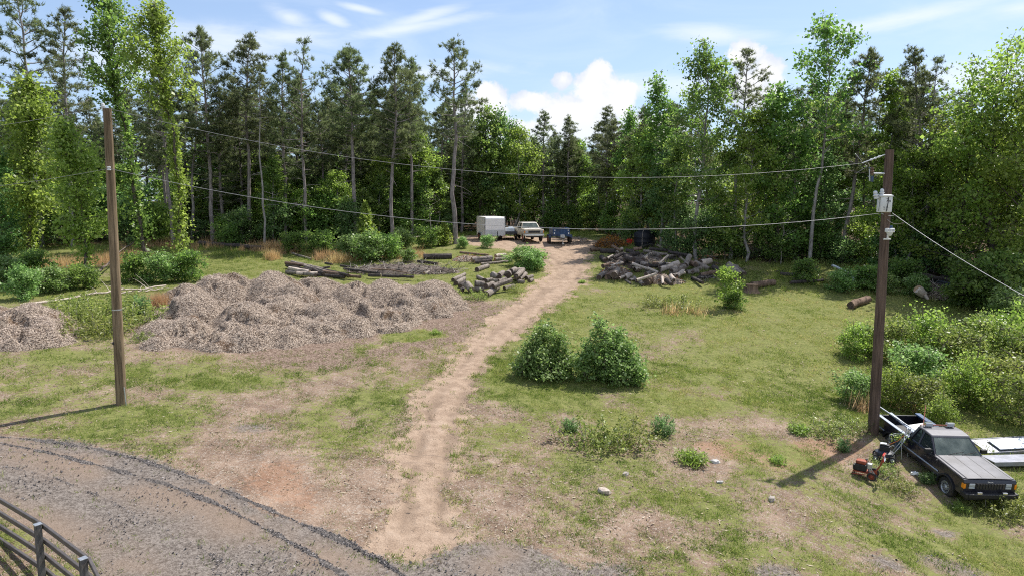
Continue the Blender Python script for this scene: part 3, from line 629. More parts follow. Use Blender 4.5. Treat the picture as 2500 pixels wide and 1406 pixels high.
def bare_proto(H=10):
    T = trunk_path(H, .12); tubes = [(T, .09 * (1 - np.linspace(0, 1, len(T)) * .85))]
    for i in range(16):
        a = rng.uniform(0, 6.28); b = path(along(T, np.array([rng.uniform(.25, .98)]))[0], [math.cos(a), math.sin(a), rng.uniform(.1, .9)], rng.uniform(.8, 2.4), 6, .1, .14); tubes.append((b, np.linspace(.03, .007, 6)))
        for k in range(2): tubes.append((path(along(b, np.array([rng.uniform(.4, .9)]))[0], rng.normal(size=3) + [0, 0, .5], rng.uniform(.4, .9), 4, 0, .15), np.linspace(.012, .005, 4)))
    return dict(trunk=tubes_mesh('bare_trunk', tubes, M['twig_grey'], 5), crown=None, H=H)
PR['bare'] = bare_proto()
def tree_at(kind, base, top, label, group=None, name=None, cat='tree', wid=1.0):
    pr = PR[kind]; base = Vector(base); v = Vector(top) - base; s = v.length / pr['H']
    name = name or ('pine_tree' if kind.startswith('pine') else 'broadleaf_tree')
    e = empty(name, base, (0, 0, 0), label, cat, group)
    q = v.to_track_quat('Z', 'Y').to_matrix().to_4x4() @ Matrix.Rotation(random.uniform(0, 6.28), 4, 'Z')
    sw = (s * .45 + .55 if s < 1.0 else s) * wid
    e.matrix_world = Matrix.Translation(base) @ q @ Matrix.Diagonal((sw, sw, s, 1))
    link_mesh('trunk', pr['trunk'], e)
    if pr['crown']: link_mesh('crown', pr['crown'], e)
    return e
def tree_px(kind, ub, vb, ut, vt, label, group=None, wid=1.0, name=None):
    b = P(ub, vb); return tree_at(kind, b, RAY(ut, vt, b[1]), label, group, name, wid=wid)
FRONT = [
 ('pine_grey', 103, 606, 35, -45, 'grey trunked pine at the wood edge, at the far left of the row'),
 ('pine_grey', 178, 602, 158, 30, 'tall pine with pale straight trunk and open crown, behind the left utility pole wires'),
 ('vine', 372, 645, 268, -30, 'slender leaning tree wrapped in vines, just past the left utility pole'),
 ('vine2', 447, 676, 372, -15, 'vine wrapped tree with a leafy top nearest the mulch heap'),
 ('vinecol', 205, 692, 150, 270, 'bright green vine draped tree leaning beside the left utility pole'),
 ('vinecol', 72, 640, 62, 160, 'narrow light green tree, leafy column in front of the leftmost grey pine'),
 ('dense2', 10, 640, -20, 330, 'low spreading broadleaf tree at the left border of the photo'),
 ('pine1', 424, 600, 388, 150, 'pine with bare dark trunk between the two vine wrapped trees'),
 ('pine1', 520, 596, 488, 76, 'tall pine with bare trunk right behind the near end of the mulch heap'),
 ('pine3', 612, 590, 612, 92, 'dark topped pine between the bare trunk pine and the pale thin trunk'),
 ('pine_thin', 645, 604, 634, 190, 'thin pale trunked pine with hardly any crown'),
 ('pine_sparse', 747, 594, 742, 100, 'half dead pine with brownish sparse crown'),
 ('pine2', 697, 590, 690, 135, 'bushy dark pine left of the half dead pine'),
 ('pine_full', 872, 592, 852, 122, 'pine with dense domed crown behind the mulch heap'),
 ('pine1', 957, 590, 962, 114, 'broad topped pine next to the lone pine'),
 ('pine3', 1010, 584, 1006, 150, 'shorter dark pine tucked behind the broad topped pine'),
 ('pine_lone', 1112, 596, 1108, 104, 'lone tall pine standing out in front of the wood near the white trailer'),
 ('maple', 1030, 578, 1015, 310, 'light green leafy tree left of the lone pine'),
 ('dense', 1165, 568, 1195, 250, 'tree with reddish trunk rising behind the white trailer'),
 ('dense2', 1235, 566, 1222, 258, 'broadleaf tree behind the gap between trailer and pale pickup'),
 ('maple', 1262, 568, 1268, 300, 'light green tree above the pale pickup'),
 ('pine2', 1325, 565, 1330, 276, 'dark pine above the blue dump trailer'),
 ('pine4', 1388, 566, 1388, 288, 'slim dark pine right behind the blue dump trailer'),
 ('pine2', 1480, 570, 1482, 264, 'pointed dark pine above the rusty brush pile'),
 ('dense', 1303, 560, 1300, 330, 'bushy tree closing the gap straight behind the pale pickup'),
 ('dense2', 1288, 556, 1285, 345, 'second bushy tree in the gap behind the pale pickup, deeper in the wood'),
 ('gum_slim', 1538, 582, 1540, 256, 'light topped tree above the black water tank'),
 ('gum_slim', 1612, 606, 1604, 168, 'slim tree with a small tuft top beside the tall sweetgum'),
 ('gum_tall', 1700, 634, 1716, 78, 'tallest broadleaf tree, full crowned, behind the big log heap'),
 ('pine_grey', 1783, 634, 1826, 128, 'leaning pine beside the tallest broadleaf tree'),
 ('dense', 1895, 640, 1905, 192, 'round topped broadleaf tree between two taller open crowned trees'),
 ('gum_open', 1976, 646, 2022, 80, 'tall open crowned tree with bare pale trunk and windblown top'),
 ('pine1', 2052, 642, 2128, 128, 'leaning dark pine behind the transformer pole'),
 ('spire', 2180, 652, 2168, 160, 'pale green pointed tree directly behind the transformer pole top'),
 ('pine2', 2275, 664, 2232, 122, 'dark pine to the right of the transformer pole'),
 ('pine_sparse', 2262, 668, 2290, 146, 'thin crowned pine between the transformer pole and the big oak'),
 ('maple', 2215, 668, 2235, 350, 'low light green tree behind the transformer'),
 ('oak', 2425, 706, 2450, 168, 'biggest spreading light green oak at the right end of the wood'),
 ('oak', 2335, 690, 2360, 330, 'smaller spreading oak above the stack of dark pipes'),
 ('oak', 2540, 735, 2545, 215, 'oak cut by the right border of the photo'),
 ('bare', 1905, 646, 1915, 500, 'bare pale sapling among the shaded trees beyond the big log heap'),
 ('bare', 1050, 582, 1040, 450, 'leafless grey tree with drooping twigs near the pale log stack'),
 ('gum_slim', 1655, 622, 1660, 330, 'slender young tree between the black tank and the tallest broadleaf'),
 ('maple', 1820, 640, 1850, 250, 'light green tree low in front of the round topped tree'),
]
for k, a, b, c, d, l in FRONT: tree_px(k, a, b, c, d, l)
ZONES = [(-600, 560, 'the left utility pole'), (560, 1150, 'the long mulch heap'), (1150, 1600, 'the parked trailer and pickup'), (1600, 3100, 'the transformer pole and big log heap')]
def fill(n, u0, u1, d0, d1, kinds, hts, what, zone, seed, wid=1.0):
    r2 = np.random.default_rng(seed); placed = []
    tries = 0
    while len(placed) < n and tries < n * 40:
        tries += 1
        u = r2.uniform(u0, u1); a = math.atan((u - 1250) / FPX); dep = d0 + (d1 - d0) * r2.random() ** 1.2
        rr = np.interp(a, WE_AZ, WE_R) + dep; x, y = rr * math.sin(a), rr * math.cos(a)
        if any((x - q[0]) ** 2 + (y - q[1]) ** 2 < 3.2 for q in placed): continue
        placed.append((x, y)); z = gz(x, y) - .05; H = r2.uniform(*hts); k = kinds[int(r2.integers(len(kinds)))]
        tree_at(k, (x, y, z), (x + r2.normal() * .4, y + r2.normal() * .4, z + H), '%s behind %s' % (what, zone), '%s behind %s' % (what, zone), wid=wid)
PINES = ['pine1', 'pine2', 'pine3', 'pine4', 'pine2', 'pine4', 'pine_grey']
fill(40, -400, 560, 3, 34, PINES, (13, 17), 'crowded dark pines of the wood', ZONES[0][2], 1)
fill(16, -400, 560, 1.5, 16, ['dense', 'dense2', 'under1', 'maple'], (5, 10), 'shaded broadleaf trees of the wood', ZONES[0][2], 2)
fill(54, 540, 1160, 2, 34, PINES, (13.5, 17.5), 'crowded dark pines of the wood', ZONES[1][2], 3)
fill(28, 540, 1160, 4, 24, ['dense', 'dense2', 'maple', 'under1'], (5, 9.5), 'shaded broadleaf trees of the wood', ZONES[1][2], 4)
fill(26, 1150, 1640, 2, 40, ['pine2', 'pine4', 'pine1'], (11.5, 14), 'crowded dark pines of the wood', ZONES[2][2], 5)
fill(26, 1150, 1640, 1, 24, ['dense', 'dense2', 'maple', 'gum_slim'], (7, 12), 'crowded broadleaf trees of the wood', ZONES[2][2], 6)
fill(26, 1600, 2750, 3, 36, ['dense', 'dense2', 'maple', 'gum_tall', 'gum_slim', 'spire'], (9, 15), 'crowded broadleaf trees of the wood', ZONES[3][2], 7)
fill(14, 1600, 2600, 3, 30, ['pine1', 'pine2', 'pine_grey'], (13, 16.5), 'crowded dark pines of the wood', ZONES[3][2], 8)
fill(22, -500, 600, 14, 44, ['dense', 'dense2', 'maple'], (7, 12), 'deep shaded broadleaf trees of the wood', ZONES[0][2], 31, 1.3)
fill(20, 560, 1200, 18, 44, ['dense', 'dense2', 'maple'], (7, 11), 'deep shaded broadleaf trees of the wood', ZONES[1][2], 32, 1.3)
fill(26, -500, 1200, 40, 85, ['dense', 'dense2', 'pine4'], (12, 15), 'far crowded trees deep in the wood', 'the left utility pole and mulch heap', 33, 1.6)
fill(26, 1150, 2700, 38, 85, ['dense', 'dense2', 'pine4'], (11, 14), 'far crowded trees deep in the wood', 'the trailer, log heap and transformer pole', 34, 1.6)
fill(7, -300, 220, .5, 9, ['maple', 'gum_slim', 'dense'], (6, 11), 'light leafy mid height trees of the wood edge', ZONES[0][2], 41)
fill(24, 560, 1130, .8, 10, ['maple', 'gum_slim', 'dense', 'dense2'], (5, 10), 'light leafy mid height trees of the wood edge', ZONES[1][2], 42, .9)
# understorey at the wood edge
for (z, n, u0, u1, sd_) in ((0, 16, -250, 560, 21), (1, 22, 560, 1090, 22), (2, 10, 1300, 1560, 23), (3, 26, 1620, 2600, 24)):
    fill(n, u0, u1, .4, 5, ['under1', 'under2', 'under3'], (2.0, 5.0), 'leafy young saplings of the wood edge', ZONES[z][2], sd_)

# ------------------------------------------------------------------ utility poles, wires, fence
def pole(ub, vb, ut, vt, rb, rt, mat, label):
    b = P(ub, vb, -.05); t = RAY(ut, vt, b[1]); e = empty('utility_pole', b, (0, 0, 0), label, 'utility pole')
    d = Vector(t) - Vector(b); pts = [d * q for q in np.linspace(0, 1, 9)]
    m = MB(); m.tube([p for p in pts], list(np.linspace(rb, rt, 9)), 20); o = m.build('pole', M[mat], e, 'auto')
    return e, Vector(b), Vector(t)
PL, PLb, PLt = pole(297, 989, 262, 266, .185, .135, 'pole', 'tan wooden utility pole without transformer, standing by the gravel road')
PRr, PRb, PRt = pole(2131, 1061, 2172, 366, .20, .15, 'pole_brown', 'brown wooden utility pole carrying the transformer, behind the black pickup')
def at_px(u, v, Y): return Vector(RAY(u, v, Y))
def lathe_part(name, prof, mat, parent, loc, n=14, rot=None, smooth='auto'):
    m = MB(); m.lathe(prof, n); o = m.build(name, M[mat], parent, smooth); o.location = loc
    if rot is not None: o.rotation_euler = rot
    return o
INS = [(.02, 0), (.055, .01), (.06, .04), (.035, .055), (.062, .075), (.066, .10), (.035, .12), (.05, .14), (.045, .18), (.02, .20)]
# left pole fittings
q = at_px(252, 268, PLt.y - .02) - PLb
lathe_part('insulator', [(r_ * 1.25, z * 1.1) for r_, z in INS], 'porcelain', PL, q)
m = MB(); m.box((q.x, q.y, q.z - .20), (.05, .035, .42)); m.box(((q.x + (PLt - PLb).x) / 2, q.y, q.z - .28), (.16, .03, .05)); m.box(((q.x + (PLt - PLb).x) / 2, q.y, q.z - .1), (.16, .03, .05)); m.build('insulator_bracket', M['galv'], PL, bevel=.006)
for v in (281, 289):
    w = at_px(273, v, PLt.y) - PLb; m = MB(); m.lathe([(.012, -.03), (.012, .07), (.028, .07), (.028, .09)], 8, ax='x', c=w); m.build('bolt', M['galv'], PL)
w = at_px(266, 412, PLt.y - .22) - PLb; lathe_part('spool_insulator', [(.03, -.07), (.065, -.06), (.065, -.03), (.035, 0), (.065, .03), (.065, .06), (.03, .07)], 'porcelain', PL, w)
a = at_px(303, 945, PLb.y - .12) - PLb; b_ = at_px(308, 989, PLb.y - .12) - PLb
m = MB(); m.tube([a, (a + b_) / 2, b_], .022, 8); m.build('conduit', M['galv'], PL, 'auto')
m = MB(); w = at_px(279, 838, PLb.y - .15) - PLb; m.box((w.x - .03, w.y, w.z), (.07, .05, .09)); m.build('tag', M['black'], PL, bevel=.006)
m = MB(); w = (PLb + (PLt - PLb) * .335); f = .335; m.lathe([(.172, -.02), (.172, .02)], 20, c=w - PLb); m.build('steel_band', M['galv'], PL, 'auto')
# transformer hanging on the brown pole
def along_pole(v):                                  # the pole axis at photo row v
    lo, hi = 0.0, 1.0
    for _ in range(40):
        mid = .5 * (lo + hi); p = PRb + (PRt - PRb) * mid; dd = np.array(p) - CAM
        dep = dd[1] * math.cos(PITCH) - dd[2] * math.sin(PITCH); up = dd[1] * math.sin(PITCH) + dd[2] * math.cos(PITCH)
        if 703 - FPX * up / dep > v: lo = mid
        else: hi = mid
    return PRb + (PRt - PRb) * mid
Yt = PRb.y - .46
cb_, ct_ = at_px(2158, 519, Yt), at_px(2160, 478, Yt); hT = ct_.z - cb_.z
TR = empty('transformer', cb_, (0, 0, 0), 'pale grey can shaped transformer hung on the brown utility pole', 'transformer')
lathe_part('tank', [(.20, 0), (.245, .012), (.25, .03), (.25, hT - .05), (.245, hT - .04)], 'tank_grey', TR, (0, 0, 0), 28)
lathe_part('lid', [(.272, 0), (.278, .02), (.272, .05), (.20, .075), (.05, .085)], 'tank_grey', TR, (0, 0, hT - .045), 28)
for i, (u, v, s) in enumerate(((2141, 470, 1.5), (2153, 473, 1.35))):
    w = at_px(u, v, Yt - .05) - cb_; o = lathe_part('bushing', [(r_ * s, z * s) for r_, z in INS], 'porcelain', TR, (w.x, w.y, hT - .02 if i else hT - .12), 14, (0, -.25 if i == 0 else 0, 0))
m = MB(); m.box((.12, .32, hT * .75), (.14, .22, .06)); m.box((.12, .32, hT * .25), (.14, .22, .06)); m.build('hanger_bracket', M['galv'], TR, bevel=.005)
m = MB(); m.tube([(.0, -.262, hT - .03), (-.01, -.268, hT * .6), (-.035, -.266, hT * .3), (-.05, -.262, .03)], .012, 6); m.build('dark_cable', M['ink'], TR)
m = MB(); m.tube([(-.235, -.12, hT - .06), (-.25, -.13, hT * .5), (-.262, -.11, .05)], .007, 6); m.build('ground_strap', M['ink'], TR)
def text_obj(txt, size, mat, parent, loc, rot, name='lettering', ext=.002):
    c = bpy.data.curves.new(name, 'FONT'); c.body = txt; c.size = size; c.extrude = ext; c.align_x = 'CENTER'; c.align_y = 'CENTER'
    o = bpy.data.objects.new(name, c); col.objects.link(o); dg = bpy.context.evaluated_depsgraph_get()
    me = bpy.data.meshes.new_from_object(o.evaluated_get(dg)); bpy.data.objects.remove(o)
    me.materials.clear(); me.materials.append(M[mat]); o = link_mesh(name, me, parent); o.location = loc; o.rotation_euler = rot; return o
def on_can(txt, size, ang, z): text_obj(txt, size, 'ink', TR, (.2545 * math.sin(ang), -.2545 * math.cos(ang), z), (R(90), 0, ang))
on_can('7', .19, -.12, hT * .72); on_can('25', .10, .26, hT * .66)
for i, (t, an) in enumerate((('SE', -.52), ('345', -.12), ('12', -.52), ('4C', -.12))): on_can(t, .055, an, hT * (.30 if i < 2 else .18))
# yard light
p = along_pole(562); SL = empty('yard_light', (p.x, p.y - .20, p.z), (0, 0, 0), 'small white yard light fixed to the brown pole below the transformer', 'yard light')
m = MB(); m.box((.0, -.14, .0), (.27, .22, .15)); m.build('housing', M['white_paint'], SL, bevel=.02)
for x in (-.07, .06):
    m = MB(); m.box((x, -.252, .005), (.09, .01, .06)); m.build('vent_window', M['galv'], SL)
lathe_part('photocell', [(.05, 0), (.05, .07), (.04, .10)], 'navy', SL, (.04, -.14, .075)); lathe_part('lamp_globe', [(.05, -.14), (.09, -.08), (.12, 0)], 'porcelain', SL, (0, -.14, -.07))
m = MB(); m.box((-.02, -.06, -.22), (.05, .05, .22)); m.box((-.02, -.03, -.33), (.26, .05, .05)); m.build('bracket', M['white_paint'], SL, bevel=.006)
# fused cutout
p = at_px(2128, 424, PRb.y - .1); FC = empty('fuse_cutout', p, (0, 0, 0), 'fused cutout with brown insulator on a pale arm of the brown pole', 'cutout')
ax_ = along_pole(423) - p; m = MB(); m.tube([(.06, 0, 0), (ax_.x - .1, ax_.y, .0)], [.03, .035], 8); m.build('support_arm', M['porcelain'], FC, 'auto')
lathe_part('insulator', [(r_ * 1.4, z * 1.5) for r_, z in INS], 'bark_brown', FC, (0, 0, -.06)); m = MB(); m.tube([(-.10, -.02, .16), (-.07, -.02, -.28)], .022, 8); m.build('fuse_tube', M['galv'], FC, 'auto')
m = MB(); m.box((.03, 0, -.20), (.09, .05, .22)); m.box((-.05, 0, .2), (.16, .03, .03)); m.build('hinge_frame', M['navy'], FC, bevel=.006)
def wire(pts, r, label, mat='alu', name='power_line'):
    m = MB(); o = [Vector(p) for p in pts]; c = o[0].copy(); m.tube([p - c for p in o], r, 6); w = m.build(name, M[mat], None, True); w.location = c
    return tag(w, label, 'power line')
def sag(a, b, s, n=28): a = Vector(a); b = Vector(b); return [a + (b - a) * t - Vector((0, 0, 4 * s * t * (1 - t))) for t in np.linspace(0, 1, n)]
top_l = at_px(252, 262, PLt.y - .02); top_r = along_pole(378) - Vector((.16, 0, 0)); low_l = at_px(266, 412, PLt.y - .24); low_r = along_pole(521) - Vector((.2, .05, 0))
si = at_px(2104, 399, PRb.y)
wire(sag(top_l, si, 1.32), .0075, 'upper power line spanning from the tan pole top to the brown pole')
m = MB(); c0 = Vector(si); d = top_r - c0; dn = d.normalized()
pr = []
for k in range(13): pr.append((c0 + d * (k / 12)) - c0)
m.tube(pr, [.02 + (.026 if 3 < k < 11 and k % 2 else 0) for k in range(13)], 10); o = m.build('strain_insulator', M['porcelain'], None, 'auto'); o.location = c0
tag(o, 'ribbed grey strain insulator holding the upper line to the brown pole', 'insulator')
wire([si, si + Vector((-.03, 0, .1)), si + Vector((-.28, 0, .36))], .008, 'short stub of wire sticking up beside the strain insulator')
wire([si + Vector((.05, 0, -.02)), si + Vector((.2, -.05, -.12)), si + Vector((.05, -.08, -.2)), si + Vector((-.25, -.1, -.38))], .008, 'loose curled jumper wire below the strain insulator')
wire([p + Vector((-.12, -.02, .2)), si + Vector((.28, -.03, -.1)), si + Vector((.22, 0, .05))], .007, 'jumper wire between the upper line and the fused cutout', 'twig_grey')
wire(sag(low_l, low_r, 1.26), .0095, 'lower power line spanning from the tan pole to the transformer')
wire(sag(low_r, Vector((low_r.x + .42, low_r.y - .2, low_r.z - .06)), .06, 8), .012, 'short looped wire wrapping the brown pole under the transformer', 'porcelain')
dr = along_pole(521) + Vector((.16, -.15, 0)); wire(sag(dr, RAY(2720, 832, 18.5), .22), .011, 'thick service cable dropping from the brown pole past the black pickup')
wire(sag(along_pole(536) + Vector((-.05, -.21, 0)), Vector(sag(dr, RAY(2720, 832, 18.5), .22)[2]), .12, 10), .009, 'thin curved tie wire joining the service cable to the brown pole', 'twig_grey')
wire(sag(top_l, RAY(-700, 330, 26), .5), .006, 'upper power line leaving the tan pole away from the transformer')
wire(sag(low_l, RAY(-700, 478, 26), .45), .006, 'lower power line leaving the tan pole away from the transformer')

FP = [(-14.9, 17.6), (-12.75, 15.95), (-10.35, 14.3), (-8.46, 12.84), (-6.78, 10.9), (-6.0, 8.6)]
fe = empty('rail_fence', (-10.35, 14.3, gz(-10.35, 14.3)), (0, 0, 0), 'dark metal rail fence with weathered posts beside the gravel road', 'fence')
F0 = Vector(fe.location); TOPZ = 3.03
for x, y in FP:
    g = gz(x, y) - .3 - F0.z; h = TOPZ - F0.z + (.02 if True else 0); m = MB(); m.box((x - F0.x, y - F0.y, (g + h) / 2), (.125, .125, h - g), rot=(0, 0, R(-38))); m.build('post', M['post'], fe, bevel=.01)
    m = MB(); m.box((x - F0.x, y - F0.y, h + .012), (.145, .145, .02), rot=(0, 0, R(-38))); m.build('post_cap', M['galv'], fe, bevel=.004)
for k, z in enumerate((-.055, -.40, -.76, -1.12)):
    for (a, b) in zip(FP[:-1], FP[1:]):
        A = Vector((a[0], a[1], TOPZ + z)) - F0; B = Vector((b[0], b[1], TOPZ + z)) - F0; d = B - A; yaw = math.atan2(d.y, d.x); nrm = Vector((math.sin(yaw), -math.cos(yaw), 0))
        mid = (A + B) / 2 - nrm * .11; m = MB(); m.box(mid, (d.length + .03, .06, .11), rot=(0, 0, yaw)); m.build('rail', M['rail'], fe, bevel=.012)

# ------------------------------------------------------------------ vehicles
def arch(cx, r, z0, n=9):                           # points of a wheel arch, from front to rear
    a0 = math.asin(max(-1, min(1, (z0 - r * .86) / r))) if False else 0
    return [(cx + r * math.cos(w), z0 + r * .92 * math.sin(w)) for w in np.linspace(0.0, math.pi, n)]
def wheel(parent, x, y, r, w, rimmat, side, holes=10):
    m = MB(); m.lathe([(r * .62, -w / 2), (r * .93, -w / 2), (r, -w * .36), (r, w * .36), (r * .93, w / 2), (r * .62, w / 2), (r * .6, 0), (r * .62, -w / 2)], 28, ax='y', cap=False); o = m.build('wheel', M['rubber'], parent, 'auto'); o.location = (x, y, r)
    m = MB(); s = side; f = s * (w / 2 - .005)
    m.lathe([(r * .63, f - s * .12), (r * .63, f), (r * .58, f + s * .004), (r * .54, f - s * .03), (r * .50, f - s * .035), (r * .2, f - s * .012), (r * .16, f + s * .012), (r * .02, f + s * .014)], 28, ax='y')
    rim = m.build('rim', M[rimmat], o, 'auto')
    m = MB()
    for k in range(holes):
        a = 2 * math.pi * k / holes; m.lathe([(r * .075, f - s * .045), (r * .075, f - s * .016)], 10, ax='y', c=(r * .37 * math.cos(a), 0, r * .37 * math.sin(a)))
    m.build('rim_holes', M['ink'], o, 'auto')
    return o
def pickup(label, name, loc, rot, S):
    e = empty(name, loc, rot, label, 'pickup truck')
    xf, xr, w, zs, zb, zh = S['xf'], S['xr'], S['w'], S['zs'], S['zb'], S['zh']; xc, xw, xt, xk, zr = S['xc'], S['xw'], S['xt'], S['xk'], S['zr']; r = S['r']; fx, rx = S['fx'], S['rx']
    body, top = M[S['body']], M[S['top']]; ra = r * 1.2; za = zs + .02
    prof = [(xk, zb), (xk, zs)] + [(x, z) for x, z in reversed([(fx + ra * math.cos(t), max(zs, r + ra * math.sin(t))) for t in np.linspace(-.05, math.pi + .05, 13)])][0:] + [(xf - .06, zs), (xf, zs + .06), (xf, zh - .10), (xf - .05, zh - .01), (xc, zb + .03)]
    m = MB(); m.prism(prof, -w, w); m.build('body', body, e, bevel=.035, seg=3)
    m = MB(); m.prism([(xk, zs + .02), (xf - .15, zs + .02), (xf - .15, zh - .15), (xk, zb - .05)], -w * .62, w * .62); m.box(((xk + xr) / 2, 0, zs + .05), (xk - xr - .1, w * 1.2, .2)); m.build('chassis', M['black'], e)
    # load bed
    for s in (-1, 1):
        pr = [(xr, zs + .06), (xr, zb), (xk - .02, zb), (xk - .02, zs + .02)] + [(rx + ra * math.cos(t), max(zs, r + ra * math.sin(t))) for t in np.linspace(-.05, math.pi + .05, 13)]
        m = MB(); m.prism(pr, s * (w - .07), s * w); m.build('bed_side', body, e, bevel=.02)
        m = MB(); m.box(((xr + xk) / 2, s * (w - .06), zb + .012), (xk - xr - .04, .14, .03)); m.build('bed_rail', M[S['rail']], e, bevel=.01)
        # wheel arch flare
        m = MB(); fl = [(fx + (ra + .035) * math.cos(t), r + (ra + .035) * math.sin(t)) for t in np.linspace(.0, math.pi, 13)]; fi = [(fx + (ra - .03) * math.cos(t), r + (ra - .03) * math.sin(t)) for t in np.linspace(math.pi, 0, 13)]
        m.prism(fl + fi, s * (w - .02), s * (w + .05)); m.build('arch_flare', M['black'] if S['flare'] else body, e, bevel=.01)
        m = MB(); m.prism([(x - fx + rx, z) for x, z in fl + fi], s * (w - .02), s * (w + .05)); m.build('arch_flare', M['black'] if S['flare'] else body, e, bevel=.01)
    m = MB(); m.box(((xr + xk) / 2, 0, zs + .20), (xk - xr - .08, 2 * w - .15, .04)); m.build('bed_floor', M['black'], e)
    m = MB(); m.box((xr + .035, 0, (zs + .06 + zb) / 2), (.07, 2 * w - .15, zb - zs - .06)); m.build('tailgate', body, e, bevel=.015)
    m = MB(); m.box((xk - .05, 0, (zs + .2 + zb) / 2), (.05, 2 * w - .15, zb - zs - .2)); m.build('bed_bulkhead', body, e)
    # hood
    sl = math.atan2(zb + .03 - zh, xf - .05 - xc); Lh = xf - .07 - xc - .02
    m = MB(); m.M = Matrix.Translation((xc + .02, 0, zb + .036)) @ Matrix.Rotation(sl, 4, 'Y')
    m.prism([(-w * .86, 0), (w * .86, 0), (w * .84, .016), (w * .3, .03), (-w * .3, .03), (-w * .84, .016)], 0, Lh, ax='x'); m.build('hood', top, e, bevel=.008)
    m = MB(); m.M = Matrix.Translation((xc + .02, 0, zb + .036)) @ Matrix.Rotation(sl, 4, 'Y')
    for y in (-w * .875, w * .875): m.box((Lh / 2, y, .002), (Lh, .014, .008))
    for y in (-w * .27, w * .27): m.box((Lh / 2, y, .030), (Lh * .92, .02, .006))
    m.build('hood_seams', M['ink'], e)
    if S.get('dusty_fenders'):
        m = MB(); m.M = Matrix.Translation((xc + .02, 0, zb + .036)) @ Matrix.Rotation(sl, 4, 'Y')
        for y in (-w * .93, w * .93): m.box((Lh / 2 - .02, y, .001), (Lh - .06, w * .085, .006))
        m.build('fender_tops', top, e)
    # cab: pillars, roof, glass
    yb, yt = w * .94, w * .74; zB = zb + .02; zR = zr - .07; ye = w * .97
    C = {}
    for s in (-1, 1):
        C[s] = dict(wb=Vector((xc, s * yb, zB)), wt=Vector((xw, s * yt, zR)), mb=Vector((xc * .0 + S['xm'], s * yb, zB)), mt=Vector((S['xm'] - .04, s * yt, zR)), kb=Vector((xk, s * yb, zB)), kt=Vector((xt, s * yt, zR)))
    m = MB()
    for s in (-1, 1):
        c = C[s]; m.tube([c['wb'], c['wt']], .045, 6); m.tube([c['mb'], c['mt']], .055, 6); m.tube([c['kb'], c['kt']], .075, 6); m.tube([c['wt'], c['kt']], .045, 6); m.tube([c['wb'], c['kb']], .04, 6)
        if S['solidc']: m.add([c['kb'], c['kt'], c['kt'].lerp(c['mt'], .18), c['kb'].lerp(c['mb'], .22)], [(0, 1, 2, 3)])
    m.tube([C[-1]['wt'], C[1]['wt']], .045, 6); m.tube([C[-1]['kt'], C[1]['kt']], .05, 6); m.tube([C[-1]['wb'], C[1]['wb']], .045, 6)
    m.build('cab_frame', body, e, 'auto')
    m = MB(); m.prism([(xt - .10, zR - .01), (xw + .10, zR - .03), (xw + .05, zr - .02), ((xw + xt) / 2, zr + .01), (xt - .05, zr - .01)], -yt - .05, yt + .05); m.build('roof', top, e, bevel=.04, seg=3)
    def pane(a, b, c, d, nm, mt, off):
        ct = (a + b + c + d) / 4; n = (b - a).cross(d - a).normalized(); n = n if n.dot(ct - Vector(((xc + xk) / 2, 0, zB))) > 0 else -n
        k = [ct + (p - ct) * .955 + n * off for p in (a, b, c, d)]; j = [p + n * .006 for p in k]
        m = MB(); m.add(k + j, [(0, 1, 2, 3), (4, 7, 6, 5), (0, 4, 5, 1), (1, 5, 6, 2), (2, 6, 7, 3), (3, 7, 4, 0)]); m.build(nm, M[mt], e)
    pane(C[-1]['wb'], C[1]['wb'], C[1]['wt'], C[-1]['wt'], 'windshield', 'windscreen', .03); pane(C[-1]['kb'], C[1]['kb'], C[1]['kt'], C[-1]['kt'], 'rear_window', 'glass', .0)
    for s in (-1, 1):
        c = C[s]; pane(c['mb'], c['wb'], c['wt'], c['mt'], 'side_window', 'glass', .0)
        pane(c['kb'].lerp(c['mb'], .2), c['mb'], c['mt'], c['kt'].lerp(c['mt'], .2), 'side_window', 'glass', .0)
        # doors
        zd = zs + .10; m = MB(); m.box(((S['xm'] + xc) / 2 - .02, s * (w + .004), (zd + zb) / 2), (xc - S['xm'] - .06, .016, zb - zd - .01)); dr_ = m.build('door', body, e, bevel=.006)
        m = MB(); m.box((S['xm'] + .10, s * (w + .022), zb - .10), (.13, .03, .035)); m.build('handle', M['black'], dr_, bevel=.008)
        m = MB(); m.box(((fx - ra + rx + ra) / 2 - .0, s * (w + .016), zs + .19), (fx - rx - 2 * ra - .06, .02, .045)); m.box(((xr + rx - ra) / 2, s * (w + .012), zs + .19), (rx - ra - xr - .04, .02, .045)); m.build('side_trim', M[S['strip']], e, bevel=.006)
        m = MB(); m.box((xc - .16, s * (w + .13), zb + .13), (.09, .22, .15)); m.tube([(xc - .12, s * (w - .02), zb + .06), (xc - .14, s * (w + .1), zb + .10)], .02, 6); m.build('side_mirror', M[S['mirror']], e, bevel=.02)
        # lights
        hy = w * S.get('hl', .70); hh = (zh - zs) * .27; hz = zs + (zh - zs) * .62
        m = MB(); m.box((xf + .008, s * hy, hz + hh * .22), (.03, w * .22, hh * .72)); m.build('headlight', M['lens'], e, bevel=.012)
        m = MB(); m.box((xf + .006, s * hy, hz - hh * .42), (.03, w * .22, hh * .40)); m.build('parking_light', M['lens'], e, bevel=.008)
        m = MB(); m.box((xf - .05, s * (w - .025), hz - .01), (.13, .07, hh * 1.15)); m.build('turn_signal', M['amber'], e, bevel=.012)
        m = MB(); m.box((xr - .006, s * (w - .10), zb - .22), (.03, .16, .30)); m.build('tail_light', M['red'], e, bevel=.01)
        wheel(e, fx, s * (w - .10), r, .22, S['rim'], s); wheel(e, rx, s * (w - .10), r, .22, S['rim'], s)
